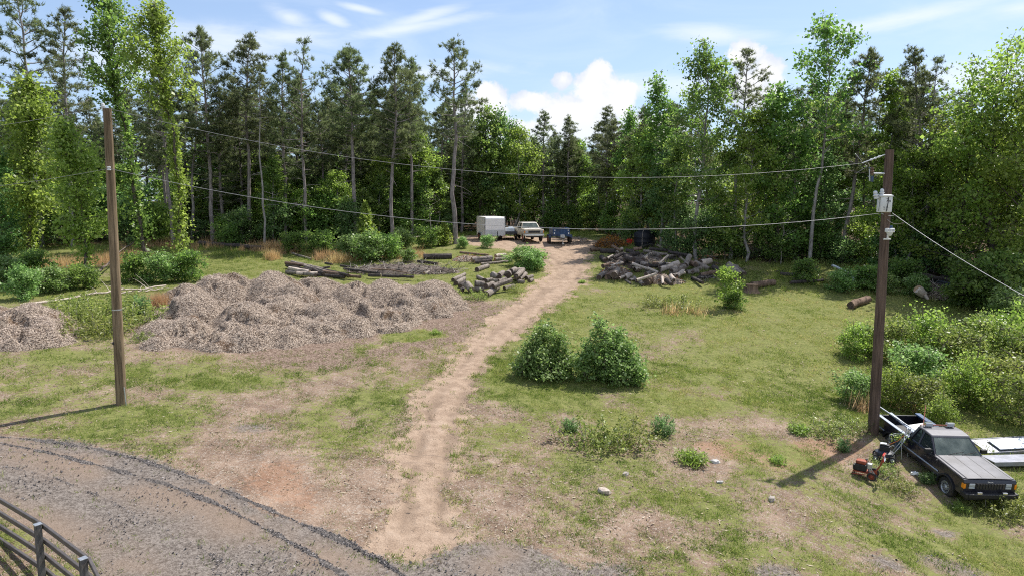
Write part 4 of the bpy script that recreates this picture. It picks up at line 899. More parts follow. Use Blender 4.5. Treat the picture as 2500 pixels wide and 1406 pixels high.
    gw = w * S.get('gw', .54); m = MB(); m.box((xf + .004, 0, zs + (zh - zs) * .62), (.02, gw * 2, (zh - zs) * .34)); g_ = m.build('grille', M['ink'], e)
    m = MB()
    for k in range(S['slats']): m.box((xf + .02, -gw + (k + .5) * 2 * gw / S['slats'], zs + (zh - zs) * .62), (.022, gw * .075, (zh - zs) * .33))
    m.build('slats', M[S['slatm']], g_, bevel=.004)
    m = MB(); m.box((xf + .09, 0, zs + .05), (.20, 2 * w * .90, .16)); m.build('front_bumper', M[S['bump']], e, bevel=.03)
    for s in (-1, 1):
        m = MB(); m.box((xf + .03, s * w * .95, zs + .05), (.30, w * .13, .18)); m.build('bumper_end', M[S['bend']], e, bevel=.03)
    m = MB(); m.box((xf - .02, 0, zs - .10), (.06, 2 * w * .86, .14)); m.build('valance', M['black'], e, bevel=.015)
    m = MB(); m.box((xr - .08, 0, zs + .10), (.14, 2 * w * .92, .15)); m.build('rear_bumper', M[S['rbump']], e, bevel=.02)
    m = MB(); m.box((xc - .35, 0, zb - .02), (.4, 2 * w * .86, .16)); m.build('dashboard', M['black'], e, bevel=.03)
    for s in (-1, 1):
        m = MB(); m.box((S['xm'] + .12, s * w * .42, zb - .22), (.5, .5, .16)); m.box((S['xm'] - .10, s * w * .42, zb + .08), (.16, .5, .6), rot=(0, -.2, 0)); m.box((S['xm'] - .14, s * w * .42, zb + .42), (.1, .26, .18)); m.build('seat', M['black'], e, bevel=.04)
    m = MB(); pts = [(xc - .50 + .06 * math.sin(t), w * .42 + .17 * math.cos(t), zb + .10 + .16 * math.sin(t)) for t in np.linspace(0, 2 * math.pi, 15)]; m.tube(pts, .014, 6, cap=False); m.build('steering_wheel', M['ink'], e)
    for y in (-.42, .12):
        a = Vector((xc + .03, w * y, zB + .06)); m = MB(); m.tube([a, a + Vector((-.03, .30, .05)), a + Vector((-.06, .56, .075))], .012, 5); m.build('wiper', M['ink'], e)
    m = MB(); m.box((xc + .0, 0, zb + .045), (.13, 2 * w * .80, .012)); m.build('cowl', M['ink'], e)
    return e
JEEP = dict(xf=2.36, xr=-2.86, w=.87, zs=.50, zb=1.06, zh=1.03, xc=.74, xw=.16, xt=-.50, xk=-.66, xm=-.16, zr=1.62, r=.345, fx=1.55, rx=-1.74, body='jeep_black', top='jeep_dust', rail='trim', flare=True, solidc=True,
            strip='trim', mirror='black', rim='galv', slats=10, slatm='jeep_black', bump='black', bend='black', rbump='chrome', dusty_fenders=True)
JL, JR = (15.32, 23.74, .363), (R(-2.04), R(5.87), R(-88.0))
J = pickup('faded black pickup truck with dusty hood parked nose down beside the brown utility pole', 'pickup_truck', JL, JR, JEEP)
text_obj('Jeep', .115, 'white_paint', J, (2.352, 0, .945), (R(90), 0, R(90)))
for s in (-1, 1):
    m = MB(); m.box((2.50, s * .42, .64), (.07, .16, .10)); m.tube([(2.48, s * .42, .60), (2.46, s * .42, .52)], .02, 6); m.build('fog_light', M['chrome'], J, bevel=.015)
    m = MB(); m.box((-.46, s * .40, 1.72), (.12, .27, .14)); m.tube([(-.46, s * .40, 1.66), (-.46, s * .40, 1.60)], .02, 6); rl = m.build('roof_light', M['chrome'], J, bevel=.02)
    m = MB(); m.box((-.395, s * .40, 1.72), (.012, .23, .10)); m.build('lens', M['lens'], rl)
m = MB(); m.tube([(-.52, -.62, 1.66), (-.52, .62, 1.66)], .022, 8); m.tube([(-.52, -.62, 1.66), (-.62, -.70, 1.08)], .022, 8); m.tube([(-.52, .62, 1.66), (-.62, .70, 1.08)], .022, 8); m.build('light_bar', M['rustred'], J, 'auto')
JM = Matrix.Translation(JL) @ Euler(JR).to_matrix().to_4x4()
def in_jeep(mb, name, mat, label, cat, origin, bevel=.004, smooth=False):    # loose things lying in the pickup's bed
    o = Vector(origin); mb.v = [tuple(Vector(p) - o) for p in mb.v]; ob = mb.build(name, M[mat], None, smooth, bevel); ob.matrix_world = JM @ Matrix.Translation(o); return tag(ob, label, cat)
m = MB(); m.box((-1.35, .30, 1.03), (1.5, .72, .03), rot=(.12, -.05, .10)); in_jeep(m, 'sheet_metal', 'white_paint', 'white sheet metal panel lying in the black pickup bed', 'panel', (-1.35, .30, 1.03))
m = MB(); m.box((-1.75, -.40, 1.13), (2.3, .12, .05), rot=(0, -.02, -.10)); m.box((-1.55, -.28, 1.10), (2.0, .05, .04), rot=(0, 0, .06)); in_jeep(m, 'metal_channel', 'trim', 'long pale metal channel resting along the near rail of the black pickup bed', 'metal channel', (-1.55, -.40, 1.13))
m = MB(); m.tube([(-.7, -.25, 1.10), (-3.05, -.66, 1.30)], .025, 8); in_jeep(m, 'metal_tube', 'galv', 'bright metal tube poking out over the black pickup tailgate', 'tube', (-1.6, -.4, 1.2), 0, 'auto')
m = MB(); m.tube([(-.60, -.45, 1.10), (-1.7, .25, 1.95)], .013, 6); in_jeep(m, 'fishing_rod', 'rustred', 'thin reddish rod slanting up out of the black pickup bed', 'rod', (-.6, -.45, 1.1), 0)
m = MB(); m.tube([(-.62, -.40, 1.10), (-.85, -.15, 1.75)], .011, 6); in_jeep(m, 'whip_antenna', 'galv', 'short bright whip rod leaning behind the black pickup cab', 'rod', (-.62, -.40, 1.1), 0)
m = MB(); m.box((-1.75, .72, 1.14), (2.1, .20, .06), rot=(0, 0, -.03)); in_jeep(m, 'metal_channel', 'navy', 'dark blue beam resting on the far rail of the black pickup bed', 'beam', (-1.5, .72, 1.14))

TRUCK = dict(xf=2.75, xr=-2.85, w=.99, zs=.62, zb=1.28, zh=1.26, xc=1.15, xw=.62, xt=-.85, xk=-.98, xm=-.20, zr=1.92, r=.39, fx=1.85, rx=-1.75, body='truck_tan', top='truck_white', rail='truck_tan', flare=False, solidc=False,
             strip='truck_tan', mirror='black', rim='rustred', slats=3, slatm='ink', bump='chrome', bend='chrome', rbump='chrome', hl=.78, gw=.60)
p = P(1290, 592); pickup('pale tan and white full size pickup facing us at the end of the dirt track', 'pickup_truck', (p[0], p[1] + 2.2, gz(p[0], p[1] + 2.2) - .03), (0, 0, R(-78)), TRUCK)

# enclosed trailer
def enclosed():
    p = P(1196, 588); e = empty('enclosed_trailer', (p[0], p[1] + 2.0, gz(p[0], p[1] + 2) - .02), (0, 0, R(-75)), 'white enclosed cargo trailer with grey lower front parked by the dirt track', 'trailer')
    L, W, Hh, z0 = 4.3, 1.04, 1.98, .42
    m = MB(); m.prism([(-L / 2, z0), (L / 2, z0), (L / 2, z0 + Hh - .22), (L / 2 - .06, z0 + Hh - .06), (L / 2 - .22, z0 + Hh), (-L / 2, z0 + Hh)], -W, W); m.build('body', M['trailer_white'], e, bevel=.07, seg=3)
    m = MB(); m.box((L / 2 + .012, 0, z0 + .33), (.02, 2 * W - .06, .62)); m.build('stone_guard', M['plate'], e, bevel=.004)
    for y in (-W, W):
        m = MB(); m.box((L / 2 - .01, y, z0 + Hh * .48), (.06, .05, Hh * .93)); m.box((0, y, z0 + Hh - .03), (L, .05, .06)); m.box((0, y, z0 + .03), (L, .05, .07)); m.build('edge_trim', M['galv'], e, bevel=.008)
        for x in (-.55, .25):
            wheel(e, x, y * 1.0 + (.02 if y > 0 else -.02), .33, .2, 'rustred', 1 if y > 0 else -1, 6)
        m = MB(); m.prism([(-1.0, .42), (-.92, .72), (.62, .72), (.70, .42), (.62, .42), (.56, .67), (-.86, .67), (-.93, .42)], y - .14 * (1 if y > 0 else -1) * 0 - .15, y + .15); m.build('mudguard', M['plate'], e, bevel=.005)
    m = MB(); m.box((L / 2 - .75, -W - .008, z0 + .94), (.80, .02, 1.72)); d = m.build('door', M['trailer_white'], e, bevel=.006)
    m = MB(); m.box((L / 2 - .42, -W - .03, z0 + .9), (.05, .03, .22)); m.build('handle', M['ink'], d, bevel=.004)
    m = MB()
    for x in (L / 2 - 1.17, L / 2 - .33): m.box((x, -W - .012, z0 + .94), (.025, .012, 1.75))
    m.build('door_seams', M['ink'], d)
    m = MB(); m.tube([(L / 2, -.6, .45), (L / 2 + 1.2, 0, .45)], .05, 6); m.tube([(L / 2, .6, .45), (L / 2 + 1.2, 0, .45)], .05, 6); m.build('tongue', M['black'], e, 'auto')
    m = MB(); m.tube([(L / 2 + 1.0, 0, .0), (L / 2 + 1.0, 0, .95)], .04, 8); m.box((L / 2 + 1.0, 0, .02), (.2, .2, .04)); m.build('jack', M['black'], e)
    for s in (-1, 1):
        m = MB(); m.box((L / 2 + .03, s * (W - .1), z0 + .04), (.03, .08, .05)); m.build('marker_light', M['amber'], e)
enclosed()
def dump_trailer():
    p = P(1368, 599); e = empty('dump_trailer', (p[0], p[1] + 1.6, gz(p[0], p[1] + 1.6) - .02), (0, 0, R(-86)), 'dark blue dump trailer with brown wheels at the end of the dirt track', 'trailer')
    m = MB(); L, W = 3.0, .82
    m.box((0, 0, .72), (L, 2 * W, .08)); m.box((L / 2, 0, 1.08), (.06, 2 * W, .72)); m.box((-L / 2, 0, 1.08), (.06, 2 * W, .72))
    for s in (-1, 1): m.box((0, s * W, 1.08), (L, .06, .72))
    m.build('tub', M['navy'], e, bevel=.01)
    for k in range(6):
        m = MB(); m.box((L / 2 + .05, -W + .06 + k * (2 * W - .12) / 5, 1.08), (.05, .06, .70)); m.build('rib', M['navy'], e, bevel=.006)
    m = MB(); m.box((L / 2 + .02, 0, 1.46), (.12, 2 * W + .08, .07)); m.box((0, -W, 1.46), (L, .1, .07)); m.box((0, W, 1.46), (L, .1, .07)); m.build('top_rail', M['navy'], e, bevel=.01)
    for s in (-1, 1):
        for x in (-.42, .38): wheel(e, x, s * (W + .22), .36, .24, 'rustred', s, 6)
        m = MB(); m.prism([(-.95, .55), (-.85, .82), (.82, .82), (.92, .55), (.86, .55), (.78, .77), (-.8, .77), (-.9, .55)], s * (W + .08), s * (W + .36)); m.build('mudguard', M['navy'], e, bevel=.005)
        m = MB(); m.box((L / 2 + .08, s * .66, 1.30), (.03, .09, .10)); m.box((L / 2 + .08, s * .70, 1.0), (.03, .10, .16)); m.build('reflector', M['white_paint'], e, bevel=.004)
    m = MB(); m.tube([(L / 2, -.55, .62), (L / 2 + 1.3, 0, .55)], .05, 6); m.tube([(L / 2, .55, .62), (L / 2 + 1.3, 0, .55)], .05, 6); m.build('tongue', M['black'], e, 'auto')
    m = MB(); m.tube([(L / 2 + 1.1, 0, 0), (L / 2 + 1.1, 0, .95)], .045, 8); m.box((L / 2 + 1.1, 0, .02), (.22, .22, .04)); m.box((L / 2 + .75, 0, .75), (.35, .4, .25)); m.build('jack', M['galv'], e, bevel=.005)
dump_trailer()
def utility_trailer():
    p = P(1243, 587); e = empty('flatbed_trailer', (p[0], p[1] + 2.5, gz(p[0], p[1] + 2.5)), (0, 0, R(-85)), 'low dark flatbed trailer between the white trailer and the pale pickup', 'trailer')
    m = MB(); m.box((0, 0, .62), (4.2, 1.9, .08)); m.box((2.1, 0, .72), (.06, 1.9, .26)); m.build('deck', M['darkpipe'], e, bevel=.008)
    for s in (-1, 1):
        m = MB(); m.box((0, s * .95, .80), (4.2, .05, .05)); [m.box((x, s * .95, .7), (.05, .05, .2)) for x in (-2, -1, 0, 1, 2)]; m.build('side_rail', M['galv'], e)
        wheel(e, -.4, s * 1.08, .33, .2, 'rustred', s, 6); wheel(e, .4, s * 1.08, .33, .2, 'rustred', s, 6)
    m = MB(); m.tube([(2.1, -.5, .58), (3.2, 0, .52)], .045, 6); m.tube([(2.1, .5, .58), (3.2, 0, .52)], .045, 6); m.build('tongue', M['black'], e)
    m = MB(); m.box((.8, 0, .95), (1.3, .9, .42)); m.box((.7, .1, 1.2), (.7, .5, .12)); m.build('load_box', M['pvc'], e, bevel=.03)
utility_trailer()
# black water tank
p = P(1573, 601); e = empty('water_tank', (p[0], p[1], p[2] - .03), (0, 0, 0), 'round black plastic water tank with domed top behind the big log heap', 'water tank')
m = MB(); rr = 25 * (np.linalg.norm(p - CAM)) / FPX; hh_ = rr * 1.25
m.lathe([(rr * .98, 0), (rr, .05), (rr, hh_ * .32), (rr * 1.012, hh_ * .34), (rr * 1.012, hh_ * .37), (rr, hh_ * .39), (rr, hh_ * .66), (rr * 1.012, hh_ * .68), (rr * 1.012, hh_ * .71), (rr, hh_ * .73), (rr * .99, hh_ * .97), (rr * .93, hh_ * 1.05), (rr * .5, hh_ * 1.22), (rr * .2, hh_ * 1.27)], 32); m.build('tank_shell', M['tank_black'], e, 'auto')
lathe_part('lid', [(.22, 0), (.24, .02), (.24, .09), (.2, .12)], 'tank_black', e, (0, 0, hh_ * 1.26)); m = MB(); m.tube([(-rr * .40, -rr * .95, .05), (-rr * .40, -rr * .97, hh_ * .7), (-rr * .36, -rr * .93, hh_ * 1.03), (-rr * .2, -rr * .4, hh_ * 1.24)], .022, 6); m.build('fill_hose', M['wood_pale'], e)
# red can and orange crate
p = P(1536, 598); e = empty('fuel_can', p, (0, 0, .3), 'small red fuel can beside the black water tank', 'fuel can')
m = MB(); m.prism([(-.25, 0), (.25, 0), (.25, .42), (.12, .52), (-.25, .52)], -.16, .16); m.build('can_body', M['red'], e, bevel=.04); m = MB(); m.tube([(-.18, 0, .52), (-.16, 0, .62), (.06, 0, .62), (.09, 0, .52)], .025, 6); m.build('handle', M['red'], e); m = MB(); m.tube([(.19, 0, .46), (.30, 0, .62)], [.04, .025], 8); m.build('spout', M['orange'], e, 'auto')
p = P(1546, 594); e = empty('plastic_crate', p, (0, 0, -.2), 'orange plastic crate between the red can and the black tank', 'crate')
m = MB(); [m.box(c, d) for c, d in (((0, 0, .03), (.5, .4, .05)), ((.24, 0, .2), (.03, .4, .36)), ((-.24, 0, .2), (.03, .4, .36)), ((0, .19, .2), (.5, .03, .36)), ((0, -.19, .2), (.5, .03, .36)))]; m.build('crate_shell', M['orange'], e, bevel=.01); m = MB(); m.box((0, -.212, .32), (.2, .012, .06)); m.build('grip', M['ink'], e)
for (u, v, l) in ((1576, 605, 'worn dark tyre lying against the foot of the black water tank'), (1590, 602, 'dark tyre propped beside the black water tank')):
    p = P(u, v, .22); m = MB(); m.lathe([(.20, -.1), (.31, -.1), (.345, -.06), (.345, .06), (.31, .1), (.20, .1), (.24, 0)], 24, ax='y'); o = m.build('tyre', M['rubber'], None, 'auto'); o.location = p; o.rotation_euler = (R(35), 0, R(20 if u < 1580 else -30)); tag(o, l, 'tyre')

# stainless tables on the grass at the right of the black pickup
def table(loc, rot, L, W, H, label, tilt=0, shelf=True):
    e = empty('steel_table', loc, rot, label, 'steel table')
    m = MB(); m.box((0, 0, H), (L, W, .03)); m.box((0, -W / 2, H - .06), (L, .03, .14)); m.box((0, W / 2, H - .06), (L, .03, .14)); m.box((-L / 2, 0, H - .06), (.03, W, .14)); m.box((L / 2, 0, H - .06), (.03, W, .14)); m.build('tabletop', M['steel'], e, bevel=.006)
    for sx in (-1, 1):
        for sy in (-1, 1):
            m = MB(); m.tube([(sx * (L / 2 - .12), sy * (W / 2 - .08), 0), (sx * (L / 2 - .12), sy * (W / 2 - .08), H - .05)], .025, 8); m.build('leg', M['galv'], e, 'auto')
    if shelf:
        m = MB(); m.box((0, 0, .22), (L * .96, W * .9, .05)); m.box((0, -W * .45, .17), (L * .96, .03, .16)); m.build('undershelf', M['steel'], e, bevel=.006)
def ground_on(x, y): return gz(x, y) - .02
p = RAY(2460, 1146, 24.2); table((p[0] + .35, p[1] + .1, ground_on(p[0], p[1]) + .02), (0, 0, R(3)), 2.3, .80, p[2] - ground_on(p[0], p[1]), 'low stainless steel table with undershelf right beside the black pickup')
p = RAY(2455, 1090, 25.3); zt = p[2]
e = empty('steel_counter', (p[0] + .35, p[1] + .3, ground_on(p[0], p[1])), (0, 0, R(8)), 'stainless counter with sloped tray top behind the low steel table', 'steel counter'); H = zt - e.location.z
m = MB(); m.box((0, 0, H - .05), (2.6, .95, .03), rot=(R(14), 0, 0)); m.box((0, -.48, H - .22), (2.6, .03, .26)); m.box((0, .48, H + .02), (2.6, .06, .16)); m.box((-1.28, 0, H - .12), (.03, .95, .22), rot=(R(14), 0, 0)); m.box((1.28, 0, H - .12), (.03, .95, .22), rot=(R(14), 0, 0)); m.build('tray', M['steel'], e, bevel=.006)
m = MB(); m.box((.15, -.03, H + .03), (1.7, .66, .03), rot=(R(14), 0, 0)); m.build('loose_lid', M['pvc'], e, bevel=.005)
for sx in (-1, 1):
    for sy in (-1, 1):
        m = MB(); m.tube([(sx * 1.15, sy * .4, 0), (sx * 1.15, sy * .4, H - .2)], .025, 8); m.build('leg', M['galv'], e)
m = MB(); m.box((0, .30, H * .55), (2.2, .02, H * .5)); m.build('back_panel', M['darkpipe'], e)

# pressure washer, lawn mower and jump seat clutter beside the pickup
def washer():
    p = P(2108, 1163); e = empty('pressure_washer', p, (0, 0, R(-38)), 'small reddish and black engine washer on two wheels standing left of the black pickup', 'pressure washer'); e.scale = (.88, .88, .88); k = 1.1
    for s in (-1, 1): wheel(e, .30 * k, s * .27, .17, .09, 'rustred', s, 5)
    m = MB(); m.tube([(-.35 * k, -.2, .12), (.3 * k, -.22, .2), (.5 * k, -.22, .55), (.62 * k, -.22, 1.05), (.62 * k, .22, 1.05), (.5 * k, .22, .55), (.3 * k, .22, .2), (-.35 * k, .2, .12), (-.35 * k, -.2, .12)], .02, 8); m.box((-.05, 0, .24), (.6, .42, .04)); m.build('frame', M['rustred'], e, 'auto')
    m = MB(); m.box((-.10, 0, .40), (.40, .36, .26)); m.box((-.32, 0, .36), (.12, .22, .2)); m.build('engine', M['black'], e, bevel=.03)
    m = MB(); m.box((-.10, 0, .60), (.36, .32, .14)); m.build('engine_cover', M['rustred'], e, bevel=.04); lathe_part('fuel_cap', [(.05, 0), (.05, .04)], 'ink', e, (.06, .1, .67))
    m = MB(); m.box((.20, 0, .48), (.16, .18, .22)); m.tube([(.2, 0, .38), (.2, 0, .26)], .06, 10); m.build('pump', M['galv'], e, bevel=.015)
    m = MB(); m.box((.60 * k, 0, .92), (.04, .30, .26), rot=(0, -.3, 0)); pn = m.build('control_panel', M['pvc'], e, bevel=.02); m = MB(); m.tube([(.62 * k + .0, -.17, .80), (.585 * k, -.16, 1.06), (.585 * k, .16, 1.06), (.62 * k, .17, .80)], .022, 6); m.build('panel_rim', M['red'], pn)
    m = MB(); m.tube([(-.36, -.18, .0), (-.36, -.18, .15)], .03, 8); m.tube([(-.36, .18, .0), (-.36, .18, .15)], .03, 8); m.build('foot', M['black'], e)
    m = MB(); m.tube([(.25, -.1, .4), (.55, -.4, .25), (.75, -.2, .12), (.9, -.05, .25)], .018, 6); m.build('hose', M['ink'], e)
washer()
def mower():
    p = P(2158, 1122); e = empty('lawn_mower', p, (0, 0, R(-30)), 'black push mower with tall looped handle leaning toward the black pickup', 'lawn mower')
    m = MB(); m.lathe([(.10, .16), (.26, .17), (.30, .20), (.31, .32), (.24, .36), (.12, .38)], 22); m.build('deck', M['darkpipe'], e, 'auto')
    m = MB(); m.box((0, 0, .46), (.34, .30, .20)); m.box((.02, 0, .58), (.26, .24, .06)); m.build('engine', M['black'], e, bevel=.04); m = MB(); m.box((-.05, -.06, .63), (.22, .16, .05)); m.build('engine_cover', M['galv'], e, bevel=.02)
    for x in (-.27, .27):
        for s in (-1, 1): wheel(e, x, s * .27, .12, .06, 'galv', s, 5)
    m = MB(); m.tube([(.25, -.24, .3), (.52, -.25, .75), (.72, -.25, 1.15), (.78, -.20, 1.25), (.78, .2, 1.25), (.72, .25, 1.15), (.52, .25, .75), (.25, .24, .3)], .014, 8); m.tube([(.60, -.25, .92), (.60, .25, .92)], .010, 6); m.tube([(.55, -.25, .82), (.66, -.1, 1.3), (.66, .1, 1.3), (.55, .25, .82)], .010, 6); m.build('handle', M['galv'], e, 'auto')
    m = MB(); m.tube([(.1, .1, .55), (.4, .12, .75), (.62, .24, 1.02)], .009, 6); m.build('throttle_cable', M['orange'], e)
mower()
def cart():
    p = P(2192, 1112); e = empty('wire_cart', p, (0, 0, R(-60)), 'thin wire frame cart with a green pot standing against the black pickup door', 'cart')
    m = MB()
    for s in (-1, 1): m.tube([(-.25, s * .2, 0), (-.25, s * .2, .75), (.2, s * .2, .9), (.25, s * .2, 0)], .012, 6)
    for z in (.3, .75): m.tube([(-.25, -.2, z), (-.25, .2, z)], .01, 6)
    for k in range(4): m.tube([(-.2 + k * .1, -.2, .3), (-.2 + k * .1, .2, .3)], .008, 5)
    m.build('wire_frame', M['galv'], e); lathe_part('plant_pot', [(.10, 0), (.15, .22), (.165, .24), (.165, .28)], 'navy', e, (0, 0, .31))
    n = 160; pos = rng.normal(size=(n, 3)) * [.12, .12, .09] + [0, 0, .66]; link_mesh('pot_leaves', np_mesh('pot_leaves', leaf_quads(pos, rng.normal(size=(n, 3)), rng.normal(size=(n, 3)) + [0, 0, 1], np.full(n, .1), np.full(n, .06)), 4, rng.random(n), [M['leaf']]), e)
cart()
for (u, v, s, l, mt) in ((1745, 1126, .34, 'pale concrete block lying on the bare soil beyond the weeds', 'concrete'), (1757, 1176, .20, 'small pale brick chunk below the concrete block', 'concrete'), (1527, 1157, .30, 'flat tan stone on the thin grass below the weed clump', 'stone'), (1884, 1217, .36, 'flat pinkish stone near the pole shadow tip', 'stone'), (2232, 1155, .3, 'crumpled pale plastic scrap in the shade beside the black pickup', 'white_paint'), (1475, 1199, .5, 'thin pale board scrap on the bare ground', 'wood_pale')):
    p = P(u, v, .03); m = MB(); pts = []
    m.lathe([(s * .30, -.06), (s * .5, -.02), (s * .46, s * .16), (s * .25, s * .22)], 7); m.v = [(a + random.uniform(-.03, .03), b * .6 + random.uniform(-.03, .03), c + random.uniform(-.02, .02)) for a, b, c in m.v]
    o = m.build('block' if mt == 'concrete' else 'stone' if mt == 'stone' else 'scrap', M[mt], None); o.location = p; o.rotation_euler = (0, 0, random.uniform(0, 3)); tag(o, l, 'block' if mt == 'concrete' else 'stone' if mt == 'stone' else 'scrap')

# ------------------------------------------------------------------ logs
def log(u1, v1, u2, v2, dpx, label, group=None, bark='bark_log', cut='cut', h1=None, h2=None, name='log', cat='log', bend=0.0):
    pm = P((u1 + u2) / 2, (v1 + v2) / 2); dist = np.linalg.norm(pm - CAM); r = max(.025, .5 * dpx * dist / FPX)
    a = Vector(P(u1, v1, r * .85 if h1 is None else h1)); b = Vector(P(u2, v2, r * .85 if h2 is None else h2))
    if (b - a).length < .35: b = a + ((b - a).normalized() if (b - a).length > .01 else Vector((.5, .85, 0))) * .5
    d = b - a; L = d.length; dn = d.normalized(); n = max(4, int(L / .35)); side = dn.cross(Vector((0, 0, 1))).normalized()
    pts = [d * t + side * math.sin(t * 3.1) * bend * L + Vector(rng.normal(size=3) * r * .10) * (0 < t < 1) for t in np.linspace(0, 1, n)]
    rad = [r * (1.03 - .12 * t) * random.uniform(.94, 1.06) for t in np.linspace(0, 1, n)]
    m = MB(); m.tube(pts, rad, 12 if r > .1 else 8)
    m.v = [tuple(Vector(p) + Vector(rng.normal(size=3)) * r * .05) for p in m.v]
    o = m.build(name, M[bark], None, 'auto'); o.location = a; tag(o, label, cat, group)
    if r > .055:
        for p, s, q in ((pts[0], -1, rad[0]), (pts[-1], 1, rad[-1])):
            c = MB(); dd = dn * s; c.tube([p + dd * .001, p + dd * .014], q * .9, 12); c.build('cut_end', M[cut], o)
    return o
def zlogs(x0, y0, sc, rows, group, bark='bark_log', cut='cut', default=None):
    for row in rows:
        a, b, c, d, w = row[:5]; k = row[5] if len(row) > 5 else {}
        k = dict(k); lab = k.pop('l', None); bk = k.pop('bark', bark); ct = k.pop('cut', cut)
        log(x0 + a / sc, y0 + b / sc, x0 + c / sc, y0 + d / sc, w / sc, lab or default, group if not lab else k.pop('g', None), bk, ct, **k)
SH = {'bark': 'bark_log', 'cut': 'cut_dark'}; DK = 'bark_black'
BIG = 'logs in the big heap below the black water tank'
zlogs(1430, 560, 9.259, [
 (110, 470, 330, 450, 85, dict(bark='bark_brown', l='round log with brown cut end, first at the track end of the big heap')), (330, 490, 800, 505, 110, dict(bark='bark_black', l='long grey log lying behind the brown ended log in the big heap')),
 (600, 380, 820, 490, 60, dict(bark='bark_brown', h1=.75, h2=.5)), (350, 630, 440, 710, 110, dict(bark=DK, l='short stubby dark log alone on the track side of the big heap')), (490, 660, 620, 590, 55, dict(bark='wood_pale', h1=.4, h2=.6)),
 (640, 640, 860, 540, 75, dict(bark=DK, h1=.5, h2=.8)), (900, 640, 1080, 700, 130, dict(bark=DK, h1=.6, h2=.55)), (780, 750, 870, 775, 110, dict(bark=DK)), (1080, 450, 1270, 425, 70, dict(bark='bark_brown', h1=.8, h2=.9)), (1310, 490, 1480, 515, 65, dict(h1=.6, h2=.6)),
 (1430, 440, 1880, 475, 65, dict(bark=DK, h1=.7, h2=.6, l='long dark log along the top of the big heap, nearest the wood')), (1620, 355, 1750, 440, 45, dict(bark='wood_pale', h1=1.0, h2=.6, l='pale bare stick jutting up at the back of the big heap')), (1480, 535, 1850, 565, 60, dict(bark='bark_log', h1=.5, h2=.5)),
 (1660, 775, 1870, 590, 50, dict(bark='wood_pale', h1=.3, h2=.9)), (1880, 510, 2350, 600, 65, dict(bark=DK, h1=.6, h2=.6)), (1050, 780, 1240, 840, 65, dict(bark='wood_pale', h1=.75, h2=.6)), (1230, 840, 1420, 895, 55, dict(bark='wood_pale', h1=.6, h2=.4)), (1260, 775, 1390, 790, 100, dict(cut='cut_pale', h1=.5, h2=.5, l='log with pale round cut face in the middle of the big heap')),
 (1400, 875, 1640, 975, 55, dict(bark='wood_pale', h1=.6, h2=.35)), (1690, 905, 2090, 760, 115, dict(bark='wood_pale', h1=.5, h2=.8, l='thick pale log lying slanted across the front of the big heap')), (1940, 960, 2240, 840, 140, dict(h1=.5, h2=.75, cut='cut_dark', l='stout log with dark cut face in front of the slanted pale log')), (2280, 985, 2500, 935, 115, dict(bark='bark_log')),
 (2250, 820, 2350, 610, 115, dict(h1=.6, h2=1.1)), (2350, 760, 2480, 800, 125, dict(bark='bark_brown', h1=.6, h2=.6)), (300, 1090, 420, 1000, 120, dict(cut='cut_dark')), (500, 1080, 600, 980, 140, dict(bark='bark_brown', cut='cut_dark')), (640, 1030, 740, 920, 130, dict(cut='cut_dark', h1=.55, h2=.5)), (650, 1100, 760, 1040, 110, dict(bark='bark_brown')), (880, 1085, 1010, 1040, 130, dict(bark='wood_pale')), (760, 1110, 900, 1040, 60, dict(bark='wood_pale', h1=.25, h2=.3)),
 (910, 1150, 1020, 1225, 45), (1150, 1150, 1590, 1005, 62, dict(bark='wood_pale', h1=.45, h2=.8, l='slender pale log propped up at the near edge of the big heap')), (1360, 1015, 1440, 985, 90, dict(h1=.6, h2=.6)), (1230, 1190, 1300, 1250, 85), (1370, 1200, 1500, 1120, 170, dict(bark='bark_brown', cut='cut_dark', l='fattest brown log at the near edge of the big heap')), (1725, 1080, 1745, 1240, 62, dict(h1=.5, h2=.2, bark='wood_pale')), (1810, 1140, 1940, 1240, 100, dict(bark=DK, h1=.5, h2=.3)), (1920, 1050, 1995, 1150, 95, dict(bark='wood_pale', h1=.5, h2=.35)),
 (1500, 700, 1640, 650, 90, dict(bark=DK)), (1560, 740, 1660, 690, 100, dict(bark=DK)), (1790, 690, 1960, 660, 70, dict(bark=DK)), (1000, 560, 1200, 540, 90, dict(bark=DK, h1=.8, h2=.8)), (850, 560, 1050, 620, 80, dict(bark=DK, h1=.75, h2=.6)), (1150, 640, 1300, 570, 90, dict(bark=DK, h1=.4, h2=.6)), (1330, 640, 1460, 590, 100, dict(bark=DK, h1=.35, h2=.4)), (1230, 690, 1330, 680, 80, dict(bark='bark_brown')), (700, 690, 860, 700, 110, dict(bark=DK, h1=.3, h2=.3)), (920, 480, 1100, 500, 80, dict(bark=DK, h1=.6, h2=.6)), (2000, 700, 2130, 740, 60, dict(bark=DK)), (1950, 600, 2060, 690, 60, dict(bark=DK)), (2110, 560, 2280, 590, 90, dict(bark=DK)), (2130, 630, 2230, 720, 45, dict(bark='wood_pale', h1=.8, h2=.4)), (1650, 850, 1720, 900, 90), (1080, 850, 1180, 930, 110, dict(bark='bark_brown')), (1560, 1050, 1680, 1010, 100, dict(bark='bark_brown')), (1640, 1130, 1700, 1200, 90, dict(bark='bark_brown')), (1090, 1090, 1160, 1180, 80), (1000, 1150, 1090, 1130, 70, dict(bark='wood_pale')),
], BIG, 'bark_log', 'cut_dark', 'weathered log lying jumbled in the big heap below the black water tank')
